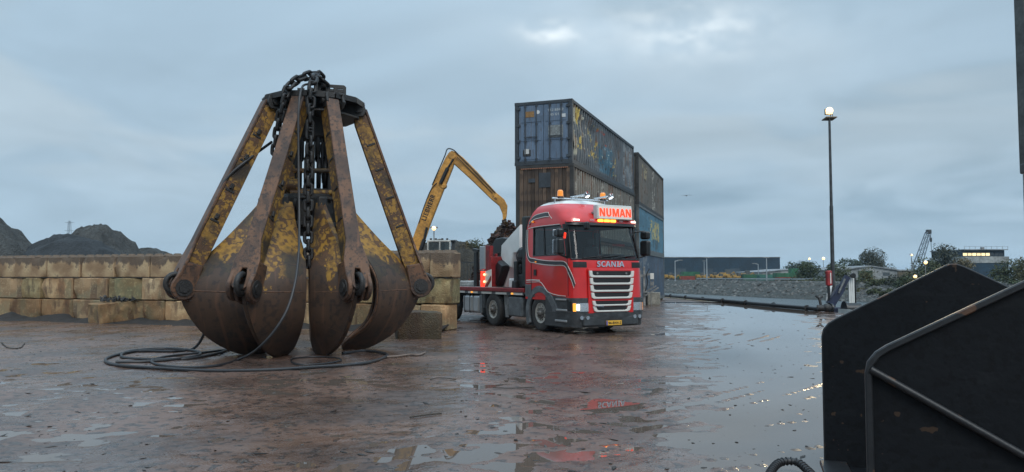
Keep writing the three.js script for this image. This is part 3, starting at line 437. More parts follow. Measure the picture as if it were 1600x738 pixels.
// chain thrown over the head
{
  const link = boxUV(tube([V(0.058, 0.085, 0), V(0.05, 0.12, 0), V(0, 0.14, 0), V(-0.05, 0.12, 0), V(-0.058, 0.085, 0), V(-0.058, -0.085, 0), V(-0.05, -0.12, 0), V(0, -0.14, 0), V(0.05, -0.12, 0), V(0.058, -0.085, 0)], 0.034, 26, 7, true).scale(1.2, 0.86, 1.2));
  const toW = (p) => p.applyAxisAngle(V(0, 1, 0), GTURN).add(V(GX, 0, -GD));
  function chain(label, pts) {
    const c = thing('lifting_chain', label, 'chain', [GX, 0, -GD], GTURN, null); c.scale.set(0.945, 0.965, 0.945); const cv = new THREE.CatmullRomCurve3(pts, false, 'centripetal'), L = cv.getLength(), n = Math.floor(L / 0.168); cv.arcLengthDivisions = 400;
    for (let i = 0; i <= n; i++) { const t = i / n, p = cv.getPointAt(t), d = cv.getTangentAt(t), l = part('chain_link', link.clone(), M.chain, c, true); l.position.copy(p); l.quaternion.setFromUnitVectors(V(0, 1, 0), d).multiply(new THREE.Quaternion().setFromAxisAngle(V(0, 1, 0), (i % 2 ? 0.25 : 1.75) + 0.2 * (hsh(i, 3, 4) - 0.5))); }
    return c;
  }
  chain('long sooty chain hanging straight down between the front arms of the grab', [V(0.45, 5.92, 0.1), V(0.28, 6.0, 0.4), V(0.2, 5.98, 0.8), V(0.15, 5.78, 1.2), V(0.11, 5.4, 1.28), V(0.09, 4.6, 1.3), V(0.08, 3.5, 1.36), V(0.09, 2.4, 1.5), V(0.1, 1.95, 1.56)]);
  chain('shorter sooty chain draped over the grab head beside its left side arm', [V(0.4, 5.98, 0.5), V(0.22, 6.08, 0.7), V(0.0, 5.98, 0.85), V(-0.22, 5.83, 1.0), V(-0.38, 5.62, 1.12), V(-0.47, 5.3, 1.14), V(-0.55, 4.9, 1.06), V(-0.6, 4.5, 1.0), V(-0.62, 4.15, 0.98)]);
  // hoses
  const gl = (px, py) => { const p = onLevel(px, py, 0.03); p.y = groundH(p.x, -p.z) + 0.024; return p; };
  const hose = (label, pts, r, s = 220) => single('hydraulic_hose', label, 'hose', smooth(tube(pts, r, s, 8)), M.rubber);
  void toW;
  hose('black hose running off a grab arm into the widest ground coil', [at(424, 222, 16.4), at(392, 246, 15.7), at(352, 282, 15.4), at(334, 335, 15.4), at(324, 400, 15.5), at(324, 455, 15.7), at(323, 490, 15.9), at(318, 522, 16.2), gl(300, 546), gl(270, 549.5), gl(215, 549), gl(177, 556), gl(164, 563), gl(182, 571), gl(250, 576), gl(330, 578.5), gl(420, 578), gl(500, 573), gl(560, 569), gl(596, 561), gl(602, 553), gl(570, 549), gl(535, 553)], 0.03, 300);
  hose('grey black hose falling down the middle of the grab and out over the ground', [at(482, 131, 15.9), at(472, 136, 15.45), at(467, 160, 15.25), at(466, 240, 15.15), at(467, 330, 14.9), at(466, 400, 14.3), at(459, 450, 13.9), at(447, 487, 13.7), at(428, 518, 13.6), at(406, 542, 13.65), gl(372, 562), gl(335, 572), gl(292, 574.5), gl(245, 569), gl(238, 562), gl(270, 555), gl(320, 551.5), gl(352, 547)], 0.024, 260);
  hose('black hose coiled flat inside the wider coil left of the grab', [gl(360, 545), gl(335, 554), gl(290, 560), gl(235, 561), gl(192, 558), gl(205, 549), gl(255, 545.5), gl(300, 548), gl(312, 554), gl(290, 559.5), gl(220, 565), gl(180, 566)], 0.028, 200);
  hose('thin hose loop lying under the front petals of the grab', [gl(455, 565), gl(458, 560), gl(490, 557), gl(525, 559), gl(532, 563), gl(505, 568), gl(470, 570), gl(455, 566)], 0.016, 80);
  single('webbing_strap', 'pale frayed strap lying on the ground beside the grab', 'strap', tube([gl(598, 558), gl(620, 557), gl(640, 555), gl(652, 556), gl(664, 551)], 0.022, 40, 5), S({ color: C(0.16, 0.12, 0.1), roughness: 0.9 }));
}

// ------------------------------------------------------------------ red crane truck
{
  const TA = THREE.MathUtils.degToRad(29.5);
  const truck = thing('crane_truck', 'red flatbed truck with loader crane behind its cab, lamps lit', 'truck', [1.9, 0, -23.1], TA);
  truck.updateMatrixWorld(true); const inv = truck.matrixWorld.clone().invert();
  // pixel to the (z, y) of the truck's lengthwise plane x = x0
  const side = (px, py, x0) => { const o = V(0, EYE, 0).applyMatrix4(inv), q = at(px, py, 20).applyMatrix4(inv).sub(o), t = (x0 - o.x) / q.x; return [o.z + q.z * t, o.y + q.y * t]; };
  const sidePrism = (pts, x0, w, bevel = 0.015) => place(prism(pts.map(([px, py]) => side(px, py, x0)), w, bevel), 0, 0, 0, 0, -Math.PI / 2).translate(x0 + w / 2, 0, 0); // outline in (z, y)
  const zy = (pts, x0, w, bevel = 0.01) => place(prism(pts, w, bevel), 0, 0, 0, 0, -Math.PI / 2).translate(x0, 0, 0);

  // cab skin: outlines stacked over the height
  const key = (tbl) => (y) => { let i = 0; while (i < tbl.length - 2 && y > tbl[i + 1][0]) i++; const [a, va] = tbl[i], [b, vb] = tbl[i + 1]; return lerp(va, vb, Math.min(1, Math.max(0, (y - a) / (b - a)))); };
  const XS = key([[0.2, 1.24], [0.9, 1.25], [2.1, 1.245], [3.0, 1.2], [3.2, 1.19], [3.5, 1.13], [3.66, 1.04], [3.8, 0.82], [3.85, 0.5]]);
  const ZF = key([[0.2, 1.40], [0.5, 1.46], [0.9, 1.45], [1.95, 1.42], [2.07, 1.39], [3.02, 1.16], [3.12, 1.2], [3.3, 1.13], [3.5, 0.98], [3.66, 0.74], [3.89, 0.36], [3.85, 0.1]]);
  const ZB = key([[0.2, -0.82], [3.05, -0.82], [3.3, -0.72], [3.6, -0.5], [3.74, -0.4], [3.85, -0.2]]);
  const RC = key([[0.2, 0.3], [2.0, 0.3], [3.05, 0.3], [3.4, 0.4], [3.85, 0.25]]);
  const NS = 16, NC = 7, NF = 18;
  function outline(y, off = 0) { // from the rear right corner forward, across the front, back along the left
    const xs = XS(y) + off, zf = ZF(y) + off, zb = ZB(y), r = RC(y), o = [];
    for (let i = 0; i <= NS; i++) o.push([-xs, lerp(zb, zf - r - 0.06, i / NS)]);
    for (let i = 1; i <= NC; i++) { const q = Math.PI / 2 * i / NC; o.push([-xs + r * (1 - Math.cos(q)), zf - 0.06 - r + r * Math.sin(q)]); }
    for (let i = 1; i <= NF; i++) { const t = i / NF, x = lerp(-xs + r, xs - r, t); o.push([x, zf - 0.06 + 0.06 * Math.sin(Math.PI * t)]); }
    for (let i = 1; i <= NC; i++) { const q = Math.PI / 2 * (1 - i / NC); o.push([xs - r * (1 - Math.cos(q)), zf - 0.06 - r + r * Math.sin(q)]); }
    for (let i = 1; i <= NS; i++) o.push([xs, lerp(zf - r - 0.06, zb, i / NS)]);
    return o;
  }
  const TOT = NS * 2 + NC * 2 + NF;
  // a point on the skin: s counts outline steps (fractions allowed)
  function skin(s, y, off = 0) { const o = outline(y, off), i = Math.min(TOT - 1, Math.max(0, Math.floor(s))), f = s - i; return V(lerp(o[i][0], o[i + 1][0], f), y, lerp(o[i][1], o[i + 1][1], f)); }
  const sOfZ = (z, y = 1.6) => (z - ZB(y)) / (ZF(y) - RC(y) - 0.06 - ZB(y)) * NS; // on the near side
  const patch = (s0, s1, y0, y1, off, ns = 8, ny = 6, th = 0.012) => { const P = []; for (let i = 0; i <= ny; i++) { const r = []; for (let j = 0; j <= ns; j++) r.push(skin(lerp(s0, s1, j / ns), lerp(y0, y1, i / ny), off)); P.push(r); } return smooth(plate(P, -th)); };
  const levels = [0.92, 1.05, 1.2, 1.4, 1.6, 1.8, 1.95, 2.07, 2.2, 2.3, 2.5, 2.7, 2.9, 3.04, 3.07, 3.12, 3.2, 3.3, 3.4, 3.5, 3.58, 3.64, 3.7, 3.76, 3.81, 3.845];
  const wsA = NS + 3, wsB = NS + NC * 2 + NF - 3; // windscreen between these steps
  const swA = 4, swB = NS, mir = (s) => TOT - s; // side window steps
  const cabT = [], doorT = [], doorT2 = [], roofT = [], wsT = [], swT = [], swT2 = [];
  const push = (arr, a, b, c, d) => arr.push(a.x, a.y, a.z, b.x, b.y, b.z, c.x, c.y, c.z, a.x, a.y, a.z, c.x, c.y, c.z, d.x, d.y, d.z);
  for (let l = 0; l < levels.length - 1; l++) for (let s = 0; s < TOT; s++) {
    const y0 = levels[l], y1 = levels[l + 1], near = s < TOT / 2, sn = near ? s : TOT - 1 - s; let arr = cabT, off = 0;
    const inWs = s >= wsA && s < wsB && y0 >= 2.069 && y1 <= 3.071, inSw = sn >= swA && sn < swB && y0 >= 2.199 && y1 <= 3.041;
    if (inWs) { arr = wsT; off = -0.012; } else if (inSw) { arr = near ? swT : swT2; off = -0.015; } else if (y0 >= 3.69) arr = roofT; else if (sn >= 3 && sn < NS + 1 && y0 >= 1.04 && y1 <= 3.071) { arr = near ? doorT : doorT2; off = 0.009; }
    push(arr, skin(s, y0, off), skin(s + 1, y0, off), skin(s + 1, y1, off), skin(s, y1, off));
  }
  // closing faces: back wall and crown
  for (let l = 0; l < levels.length - 1; l++) { const a = skin(0, levels[l]), b = skin(TOT, levels[l]), c = skin(TOT, levels[l + 1]), d = skin(0, levels[l + 1]); push(levels[l] >= 3.69 ? roofT : cabT, b, a, d, c); }
  const yt = levels[levels.length - 1]; for (let s = 0; s < TOT; s++) { const a = skin(s, yt), b = skin(s + 1, yt), c = V(0, yt + 0.01, 0); roofT.push(a.x, a.y, a.z, b.x, b.y, b.z, c.x, c.y, c.z); }
  const raw = (arr) => { const g = new THREE.BufferGeometry(); g.setAttribute('position', new THREE.Float32BufferAttribute(arr, 3)); g.computeVertexNormals(); return smooth(g); };
  const cab = part('cab', raw(cabT), M.red, truck);
  part('roof', raw(roofT), M.white, cab);
  parts('door', [raw(doorT), raw(doorT2)], M.red, cab);
  part('windscreen', raw(wsT), M.glass, cab); parts('side_window', [raw(swT), raw(swT2)], M.glass, cab);
  // black seals round the glass
  const loop = (sa, sb, ya, yb, off, r) => { const p = []; const n = 14; for (let i = 0; i < n; i++) p.push(skin(lerp(sa, sb, i / n), ya, off)); for (let i = 0; i < 6; i++) p.push(skin(sb, lerp(ya, yb, i / 6), off)); for (let i = 0; i < n; i++) p.push(skin(lerp(sb, sa, i / n), yb, off)); for (let i = 0; i < 6; i++) p.push(skin(sa, lerp(yb, ya, i / 6), off)); return tube(p, r, 120, 5, true); };
  parts('window_seal', [loop(wsA, wsB, 2.07, 3.07, 0.0, 0.025), loop(swA, swB, 2.2, 3.04, 0.004, 0.02), loop(mir(swB), mir(swA), 2.2, 3.04, 0.004, 0.02)], M.black, cab);
  parts('pillar_trim', [patch(swB + 0.5, wsA - 0.1, 2.1, 3.06, 0.012, 3, 5), patch(mir(wsA - 0.1), mir(swB + 0.5), 2.1, 3.06, 0.012, 3, 5), patch(9.2, 9.7, 2.21, 3.03, 0.004, 2, 5)], M.black, cab);
  // interior: dash, seats, wheel, rear lining
  part('dashboard', [rb(2.2, 0.5, 0.45, 0.1, 0, 1.85, 1.0), rb(0.6, 0.24, 0.3, 0.06, 0.55, 2.12, 0.9)], M.black, cab);
  for (const x of [-0.62, 0.62]) part('seat', [rb(0.56, 0.18, 0.55, 0.06, x, 1.75, 0.25), rb(0.54, 0.72, 0.17, 0.07, x, 2.15, -0.05, -0.12), rb(0.3, 0.24, 0.12, 0.05, x, 2.66, -0.12)], M.black, cab);
  part('steering_wheel', [place(new THREE.TorusGeometry(0.23, 0.02, 8, 24), 0.6, 2.1, 0.66, -0.9), rod(V(0.6, 2.08, 0.66), V(0.6, 1.8, 0.9), 0.04)], M.black, cab);
  part('cab_lining', [bx(2.3, 0.05, 1.9, 0, 1.45, 0.3), bx(2.3, 1.5, 0.04, 0, 2.25, -0.74), bx(2.2, 0.04, 1.6, 0, 3.06, 0.15)], S({ color: C(0.06, 0.062, 0.066), roughness: 0.9 }), cab);
  parts('curtain', [rb(0.16, 0.8, 0.1, 0.04, -1.12, 2.55, -0.45), rb(0.16, 0.8, 0.1, 0.04, 1.12, 2.55, -0.45)], M.plastic, cab);
  part('dash_board_sign', text('NUMAN', 0.42, 0.07, 0.01).translate(0.62, 2.5, 0.98), M.redMatt, cab);
  // sun visor over the windscreen
  { const P = []; for (let i = 0; i <= 3; i++) { const r = []; for (let j = 0; j <= 24; j++) { const s = lerp(NS + 1, TOT - NS - 1, j / 24), p = skin(s, lerp(3.03, 3.12, i / 3), 0.03); p.z += 0.07 * (1 - i / 3) + 0.03; p.y -= 0.0; r.push(p); } P.push(r); } part('sun_visor', smooth(plate(P, -0.025)), M.black, cab); }
  // red roof brow with marker lamps and amber flashers
  part('roof_brow', [patch(NS + 2, TOT - NS - 2, 3.11, 3.22, 0.07, 26, 3, 0.06)], M.red, cab);
  const front = (x, y, off) => { const t = (x + XS(y) - RC(y)) / (2 * (XS(y) - RC(y))); return skin(NS + NC + t * NF, y, off); };
  const lampAt = (x, y, off, w, h, d, m, name) => { const p = front(x, y, off); return part(name, rb(w, h, d, 0.012, p.x, p.y, p.z), m, cab); };
  lampAt(-0.93, 3.165, 0.08, 0.2, 0.05, 0.05, M.whiteGlow, 'marker_lamp'); lampAt(0.93, 3.165, 0.08, 0.16, 0.05, 0.05, M.whiteGlow, 'marker_lamp');
  for (let k = 0; k < 3; k++) lampAt(-0.2 + k * 0.2, 3.165, 0.085, 0.17, 0.055, 0.05, M.amberGlow, 'amber_flasher');
  lampAt(-0.46, 3.165, 0.085, 0.15, 0.06, 0.05, M.lens, 'spot_lamp'); lampAt(0.46, 3.165, 0.085, 0.13, 0.06, 0.05, M.lens, 'spot_lamp');
  // light box sign
  const sign = part('sign_box', [rb(1.24, 0.42, 0.2, 0.03, 0.26, 3.41, 1.2, -0.08)], S({ color: C(0.5, 0.52, 0.5), roughness: 0.4 }), cab);
  part('sign_face', rb(1.18, 0.36, 0.012, 0.005, 0.26, 3.405, 1.312, -0.08), S({ color: C(0.62, 0.6, 0.55), roughness: 0.35, emissive: C(1, 0.85, 0.7), emissiveIntensity: 0.1 }), sign);
  part('sign_lettering', place(text('NUMAN', 1.1, 0.23, 0.02), 0.26, 3.405, 1.318, -0.08), M.signGlow, sign);
  parts('sign_bracket', [bar(V(-0.35, 3.4, 1.1), V(-0.35, 3.35, 0.9), 0.05), bar(V(0.5, 3.4, 1.1), V(0.5, 3.35, 0.9), 0.05)], M.galv, sign);
  // roof bar, beacons and air horns
  part('roof_bar', [rod(V(-1.0, 3.89, 0.3), V(1.0, 3.89, 0.3), 0.022), rod(V(-0.9, 3.66, 0.25), V(-0.9, 3.89, 0.3), 0.02), rod(V(0.9, 3.66, 0.25), V(0.9, 3.89, 0.3), 0.02), rod(V(-0.3, 3.78, 0.28), V(-0.3, 3.89, 0.3), 0.02), rod(V(0.3, 3.78, 0.28), V(0.3, 3.89, 0.3), 0.02)], M.chrome, cab);
  for (const x of [-0.72, 0.82]) { const b = part('beacon', new THREE.LatheGeometry([[0.0, 0.2], [0.06, 0.195], [0.085, 0.16], [0.092, 0.0]].map(([r, y]) => new THREE.Vector2(r, y)), 18).translate(x, 3.94, 0.3), M.amber, cab); part('beacon_base', cyl(0.1, 0.11, 0.05, x, 3.92, 0.3), M.black, b); }
  for (const x of [-0.3, 0.55]) { const h = []; for (const e of [0, 0.14]) { const pr = [[0.014, 0], [0.018, 0.35], [0.03, 0.5], [0.05, 0.56], [0.085, 0.6], [0.083, 0.61], [0.045, 0.57]].map(([r, y]) => new THREE.Vector2(r, y)); h.push(place(new THREE.LatheGeometry(pr, 18), x + e - 0.0, 3.96, 0.22 - e, Math.PI / 2)); } parts('air_horn', h, M.chrome, cab); }
  // lettering on the nose
  part('maker_lettering', place(text('SCANIA', 0.94, 0.155, 0.02), 0, 1.94, 1.418, -0.02), M.chrome, cab);
  parts('nose_vent', [patch(NS + 3.4, NS + NC + 1.6, 1.84, 2.0, 0.006, 8, 3), patch(mir(NS + NC + 1.6), mir(NS + 3.4), 1.84, 2.0, 0.006, 8, 3)], M.dark, cab);
  // grille: dark slots framed in cream trim
  const grille = part('grille', [rb(1.56, 1.24, 0.05, 0.03, 0, 1.19, 1.437)], M.red, cab);
  const ring = (w0, w1, y0, y1) => { const h = y1 - y0, a = w0 / 2, b = w1 / 2; return place(prism([[-a, y1], [-b, y0 + 0.03], [-b + 0.08, y0], [b - 0.08, y0], [b, y0 + 0.03], [a, y1], [a - 0.1, y1], [b - 0.1, y0 + h * 0.42], [b - 0.16, y0 + h * 0.29], [-b + 0.16, y0 + h * 0.29], [-b + 0.1, y0 + h * 0.42], [-a + 0.1, y1]], 0.05, 0.01), 0, 0, 1.482); };
  for (const [w0, w1, y0, y1] of [[1.56, 1.52, 1.565, 1.75], [1.52, 1.48, 1.365, 1.55], [1.49, 1.44, 1.165, 1.35], [1.44, 1.38, 0.975, 1.145]]) { part('grille_trim', ring(w0, w1, y0, y1), M.cream, grille); part('grille_slot', bx(w1 - 0.18, (y1 - y0) * 0.74, 0.03, 0, y0 + (y1 - y0) * 0.62, 1.463), M.dark, grille); }
  for (const [w0, w1, y0, y1] of [[1.36, 1.3, 0.775, 0.92], [1.32, 1.22, 0.61, 0.765]]) { part('grille_trim', ring(w0, w1, y0, y1), M.cream, grille); part('grille_slot', bx(w1 - 0.18, (y1 - y0) * 0.74, 0.03, 0, y0 + (y1 - y0) * 0.62, 1.463), M.dark, grille); }
  part('model_lettering', place(text('R 490', 0.3, 0.05, 0.01), -0.46, 0.77, 1.508), M.chrome, grille);
  parts('badge', [cyl(0.03, 0.03, 0.02, -0.5, 1.68, 1.49, 'z'), cyl(0.03, 0.03, 0.02, 0.5, 1.68, 1.49, 'z')], M.galv, grille);
  // bumper and headlamps
  const bump = part('bumper', [patch(NS - 6.5, TOT - NS + 6.5, 0.2, 0.6, 0.03, 50, 4, 0.05), patch(NS - 6.5, NS + NC + 2.2, 0.6, 1.0, 0.012, 16, 4, 0.04), patch(mir(NS + NC + 2.2), mir(NS - 6.5), 0.6, 1.0, 0.012, 16, 4, 0.04), rb(1.9, 0.28, 0.4, 0.05, 0, 0.36, 1.26)], M.plastic, truck);
  for (const k of [0, 1]) {
    const f = (s) => k ? mir(s) : s, P = (a, b, y0, y1, off, th) => patch(Math.min(f(a), f(b)), Math.max(f(a), f(b)), y0, y1, off, 6, 3, th);
    const hl = part('headlight', P(NS + 3.2, NS + NC + 2.0, 0.63, 0.86, 0.02, 0.02), M.chrome, bump);
    part('headlight_lens', P(NS + 4.6, NS + NC + 1.95, 0.635, 0.855, 0.05, 0.006), M.lens, hl);
    part('turn_signal', P(NS + 3.2, NS + 4.5, 0.635, 0.855, 0.046, 0.012), k ? M.amber : M.amberGlow2 || (M.amberGlow2 = S({ color: C(0.8, 0.3, 0.02), emissive: C(1, 0.4, 0.05), emissiveIntensity: 0.9, roughness: 0.2 })), hl);
    if (!k) { const p = skin(NS + 5.2, 0.745, 0.05); part('running_lamp', rb(0.1, 0.16, 0.03, 0.01, p.x + 0.01, p.y, p.z, 0, -0.7), M.whiteGlow, hl); }
    for (const [s, y] of [[NS + NC - 0.2, 0.46], [NS + NC + 1.6, 0.46]]) { const p = skin(f(s), y, 0.045); part('fog_lamp', cyl(0.055, 0.055, 0.04, p.x, p.y, p.z, 'z', 18), M.chrome, bump); }
    part('side_grille', P(NS - 1, NS + 2.6, 0.66, 0.9, 0.02, 0.01), M.black, bump);
  }
  // number plate
  const pl = part('number_plate', rb(0.54, 0.13, 0.02, 0.006, 0.06, 0.3, 1.482), S({ color: C(0.75, 0.42, 0.05), roughness: 0.4 }), bump);
  part('plate_lettering', text('94-BHH-2', 0.44, 0.075, 0.006).translate(0.08, 0.3, 1.492), M.dark, pl); part('plate_strip', bx(0.045, 0.12, 0.004, -0.185, 0.3, 1.494), S({ color: C(0.02, 0.05, 0.3), roughness: 0.4 }), pl);
  // livery: ribbons laid on the skin, given as (s, y)
  const ribbon = (pts, w) => { const cv = new THREE.CatmullRomCurve3(pts.map(([s, y]) => V(s, y, 0)), false, 'centripetal'), n = 60, P = []; const row0 = [], row1 = []; const k = 0.13; for (let i = 0; i <= n; i++) { const p = cv.getPoint(i / n), t = cv.getTangent(i / n), nx = -t.y / Math.hypot(t.x * k, t.y), ny = t.x * k / Math.hypot(t.x * k, t.y); row0.push(skin(p.x + nx * w / 2 / k, p.y + ny * w / 2, 0.024)); row1.push(skin(p.x - nx * w / 2 / k, p.y - ny * w / 2, 0.024)); } P.push(row0, row1); return plate(P, 0.012); };
  const swoosh = [[0.5, 3.0], [0.6, 2.6], [0.9, 2.34], [1.8, 2.14], [4.5, 2.06], [9, 2.0], [12.5, 1.97], [15.5, 1.93], [17.8, 1.7], [19.2, 1.5], [20.0, 1.33]];
  const edgeLine = (d) => swoosh.map(([s, y], i) => [s + (i < 3 ? d * 7 : i > 7 ? d * 5 : 0), y + (i < 3 ? 0 : d * (i > 7 ? 0.9 : 1))]);
  parts('stripe', [ribbon(swoosh, 0.085)], M.plastic, cab); parts('pinstripe', [ribbon(edgeLine(0.062), 0.02), ribbon(edgeLine(-0.062), 0.02)], M.cream, cab);
  const up = [[0.9, 3.16], [1.6, 3.28], [3.2, 3.35], [6, 3.38], [10.5, 3.4], [12.5, 3.39]];
  parts('stripe', [ribbon(up, 0.1)], M.plastic, cab); parts('pinstripe', [ribbon(up.map(([s, y]) => [s, y + 0.065]), 0.018), ribbon(up.map(([s, y]) => [s, y - 0.065]), 0.018), ribbon([[12.5, 3.46], [13.2, 3.36], [13.6, 3.26]], 0.018), ribbon([[1.2, 3.04], [5, 3.06], [10, 3.07], [15.5, 3.07]], 0.016), ribbon([[0.6, 1.42], [4.5, 1.43], [7.5, 1.42], [9, 1.3], [10.5, 1.16], [13, 1.07], [15.5, 1.05]], 0.016), ribbon([[0.6, 1.48], [3.6, 1.49], [7.0, 1.48]], 0.03)], M.cream, cab);
  part('door_handle', patch(4.3, 5.5, 1.62, 1.8, 0.03, 3, 3, 0.015), M.black, cab);
  parts('side_lamp', [rb(0.05, 0.05, 0.08, 0.01, -1.22, 3.22, -0.45), rb(0.05, 0.05, 0.08, 0.01, -1.26, 2.02, -0.2)], M.amber, cab);
  parts('door_seam', [ribbon([[3.02, 1.05], [3.02, 2.1]], 0.012), ribbon([[NS + 0.9, 1.05], [NS + 0.9, 2.1]], 0.012)], M.dark, cab);
  // mirrors
  for (const k of [-1, 1]) { const m = part('mirror', [rb(0.2, 0.46, 0.3, 0.07, k * 1.5, 2.42, 1.12, 0, k * 0.3), rb(0.2, 0.24, 0.28, 0.07, k * 1.5, 2.8, 1.12, 0, k * 0.3), rod(V(k * 1.18, 2.9, 1.0), V(k * 1.5, 2.92, 1.1), 0.025), rod(V(k * 1.2, 2.12, 1.05), V(k * 1.5, 2.2, 1.1), 0.03)], M.black, cab); parts('mirror_glass', [rb(0.15, 0.38, 0.01, 0.004, k * 1.5 + k * 0.04, 2.42, 0.96, 0, k * 0.3), rb(0.15, 0.18, 0.01, 0.004, k * 1.5 + k * 0.04, 2.8, 0.97, 0, k * 0.3)], M.chrome, m); if (k < 0) part('mirror_lamp', rb(0.03, 0.16, 0.08, 0.012, -1.395, 2.72, 1.22, 0.2), M.redGlow, m); }
  part('front_mirror', [rb(0.12, 0.22, 0.2, 0.05, -0.95, 2.98, 1.62), rod(V(-0.95, 3.06, 1.3), V(-0.95, 3.04, 1.6), 0.02)], M.black, cab);
  parts('wiper', [rod(V(-0.5, 2.1, 1.43), V(0.35, 2.2, 1.42), 0.012), rod(V(0.1, 2.1, 1.44), V(0.9, 2.2, 1.38), 0.012), rod(V(-0.9, 2.1, 1.36), V(-0.25, 2.17, 1.43), 0.012)], M.black, cab);

  // wheels
  const tyreP = [[0.28, -0.13], [0.31, -0.155], [0.42, -0.165], [0.5, -0.15], [0.525, -0.12], [0.53, 0.12], [0.5, 0.15], [0.42, 0.165], [0.31, 0.155], [0.28, 0.13], [0.28, -0.13]].map(([r, y]) => new THREE.Vector2(r, y));
  const gTyre = boxUV(new THREE.LatheGeometry(tyreP, 44).rotateZ(Math.PI / 2)), groove = []; for (const x of [-0.07, 0, 0.07]) groove.push(new THREE.TorusGeometry(0.531, 0.008, 4, 44).rotateY(Math.PI / 2).translate(x, 0, 0));
  const gGroove = mergeGeometries(groove.map((g) => boxUV(g)));
  const disc = new THREE.Shape(); disc.absarc(0, 0, 0.255, 0, Math.PI * 2); for (let k = 0; k < 10; k++) { const h = new THREE.Path(); h.absarc(0.2 * Math.cos(k / 10 * 6.2832), 0.2 * Math.sin(k / 10 * 6.2832), 0.03, 0, Math.PI * 2, true); disc.holes.push(h); }
  const gDisc = boxUV(new THREE.ExtrudeGeometry(disc, { depth: 0.02, bevelEnabled: false, curveSegments: 10 }).rotateY(-Math.PI / 2));
  const gRing = boxUV(new THREE.LatheGeometry([[0.25, 0.13], [0.285, 0.15], [0.3, 0.145], [0.285, 0.12], [0.255, -0.02], [0.245, 0.0], [0.25, 0.13]].map(([r, y]) => new THREE.Vector2(r, y)), 40).rotateZ(Math.PI / 2));
  const nuts = []; for (let k = 0; k < 10; k++) nuts.push(cyl(0.016, 0.016, 0.05, -0.04, 0.145 * Math.cos(k / 10 * 6.2832 + 0.3), 0.145 * Math.sin(k / 10 * 6.2832 + 0.3), 'x', 6));
  const gHub = mergeGeometries([new THREE.LatheGeometry([[0, 0.11], [0.05, 0.11], [0.075, 0.09], [0.08, 0.02], [0.17, 0.0]].map(([r, y]) => new THREE.Vector2(r, y)), 24).rotateZ(Math.PI / 2), ...nuts].map((g) => boxUV(g)));
  function wheel(x, z, flip) { const t = part('wheel', gTyre, M.tyre, truck, true); t.position.set(x, 0.525, z); if (flip) t.rotation.y = Math.PI; part('tread_groove', gGroove, M.dark, t, true); const r = part('rim', mergeGeometries([gRing.clone(), gDisc.clone().translate(-0.1, 0, 0)]), M.rim, t, true); void r; part('hub', gHub.clone().translate(-0.12, 0, 0), M.greyHub || (M.greyHub = S({ map: rep(tGrime, 2), color: C(0.16, 0.15, 0.14), roughness: 0.5 })), t, true); part('brake_drum', cyl(0.24, 0.24, 0.16, 0.06, 0, 0, 'x', 24), M.dark, t); return t; }
  for (const z of [0, -2.94, -6.3, -7.65]) { wheel(-1.08, z, false); wheel(1.08, z, true); part('axle', rod(V(-1, 0.525, z), V(1, 0.525, z), 0.08), M.dark, truck); }
  // front arch, steps, skirts
  const arch = (z, r0, r1, x0, x1, a0, a1, m, name) => { const P = []; for (let i = 0; i <= 22; i++) { const q = lerp(a0, a1, i / 22); P.push([V(x0, 0.525 + r1 * Math.sin(q), z + r1 * Math.cos(q)), V(x1, 0.525 + r1 * Math.sin(q), z + r1 * Math.cos(q))]); } const o = []; for (let i = 0; i <= 22; i++) { const q = lerp(a0, a1, i / 22); o.push([z + r1 * Math.cos(q), 0.525 + r1 * Math.sin(q)]); } for (let i = 22; i >= 0; i--) { const q = lerp(a0, a1, i / 22); o.push([z + r0 * Math.cos(q), 0.525 + r0 * Math.sin(q)]); } return part(name, [smooth(plate(P, 0.02)), place(prism(o, 0.08, 0.015), 0, 0, 0, 0, -Math.PI / 2).translate(x0 + 0.03, 0, 0)], m, truck); };
  for (const k of [-1, 1]) {
    arch(0, 0.6, 0.78, k * 1.26, k * 0.85, -0.35, Math.PI + 0.5, M.greyPanel, 'fender');
    part('step', [zy([[0.62, 0.22], [1.1, 0.22], [1.15, 1.0], [0.62, 1.05], [0.74, 0.8], [0.78, 0.55]], k * 1.2, 0.14), bx(0.2, 0.03, 0.5, k * 1.2, 0.62, 0.98), bx(0.2, 0.03, 0.46, k * 1.2, 0.95, 0.98)], M.plastic, truck);
    parts('step_edge', [rb(0.03, 0.055, 0.44, 0.01, k * 1.29, 0.36, 0.93), rb(0.03, 0.05, 0.4, 0.01, k * 1.29, 0.66, 0.95), rb(0.03, 0.045, 0.4, 0.01, k * 1.29, 0.95, 0.93)], M.silver, truck);
    part('cab_skirt', zy([[-0.84, 0.98], [-0.3, 0.98], [-0.1, 1.26], [-0.1, 1.36], [-0.84, 1.36]], k * 1.235, 0.04), M.greyPanel, truck);
    part('sill', zy([[-0.84, 1.0], [-0.78, 1.3], [0.0, 1.32], [0.6, 1.12], [0.75, 0.95], [0.6, 0.95], [0.0, 1.2], [-0.55, 1.05]], k * 1.2, 0.06), M.plastic, truck);
  }
  part('cab_floor', [rb(2.3, 0.3, 2.0, 0.04, 0, 1.1, 0.1), rb(1.2, 0.5, 2.0, 0.05, 0, 0.8, 0.2)], M.dark, truck);
  // frame and flat bed
  part('chassis_frame', [bx(0.1, 0.28, 9.6, -0.4, 0.85, -4.1), bx(0.1, 0.28, 9.6, 0.4, 0.85, -4.1), ...[-1.5, -3.6, -5.2, -8.5].map((z) => bx(0.8, 0.2, 0.1, 0, 0.85, z))], M.dark, truck);
  const bed = part('bed', [rb(2.46, 0.1, 5.75, 0.02, 0, 1.2, -6.05)], S({ map: rep(tGrime, 0.6), color: C(0.3, 0.31, 0.31), roughness: 0.6 }), truck);
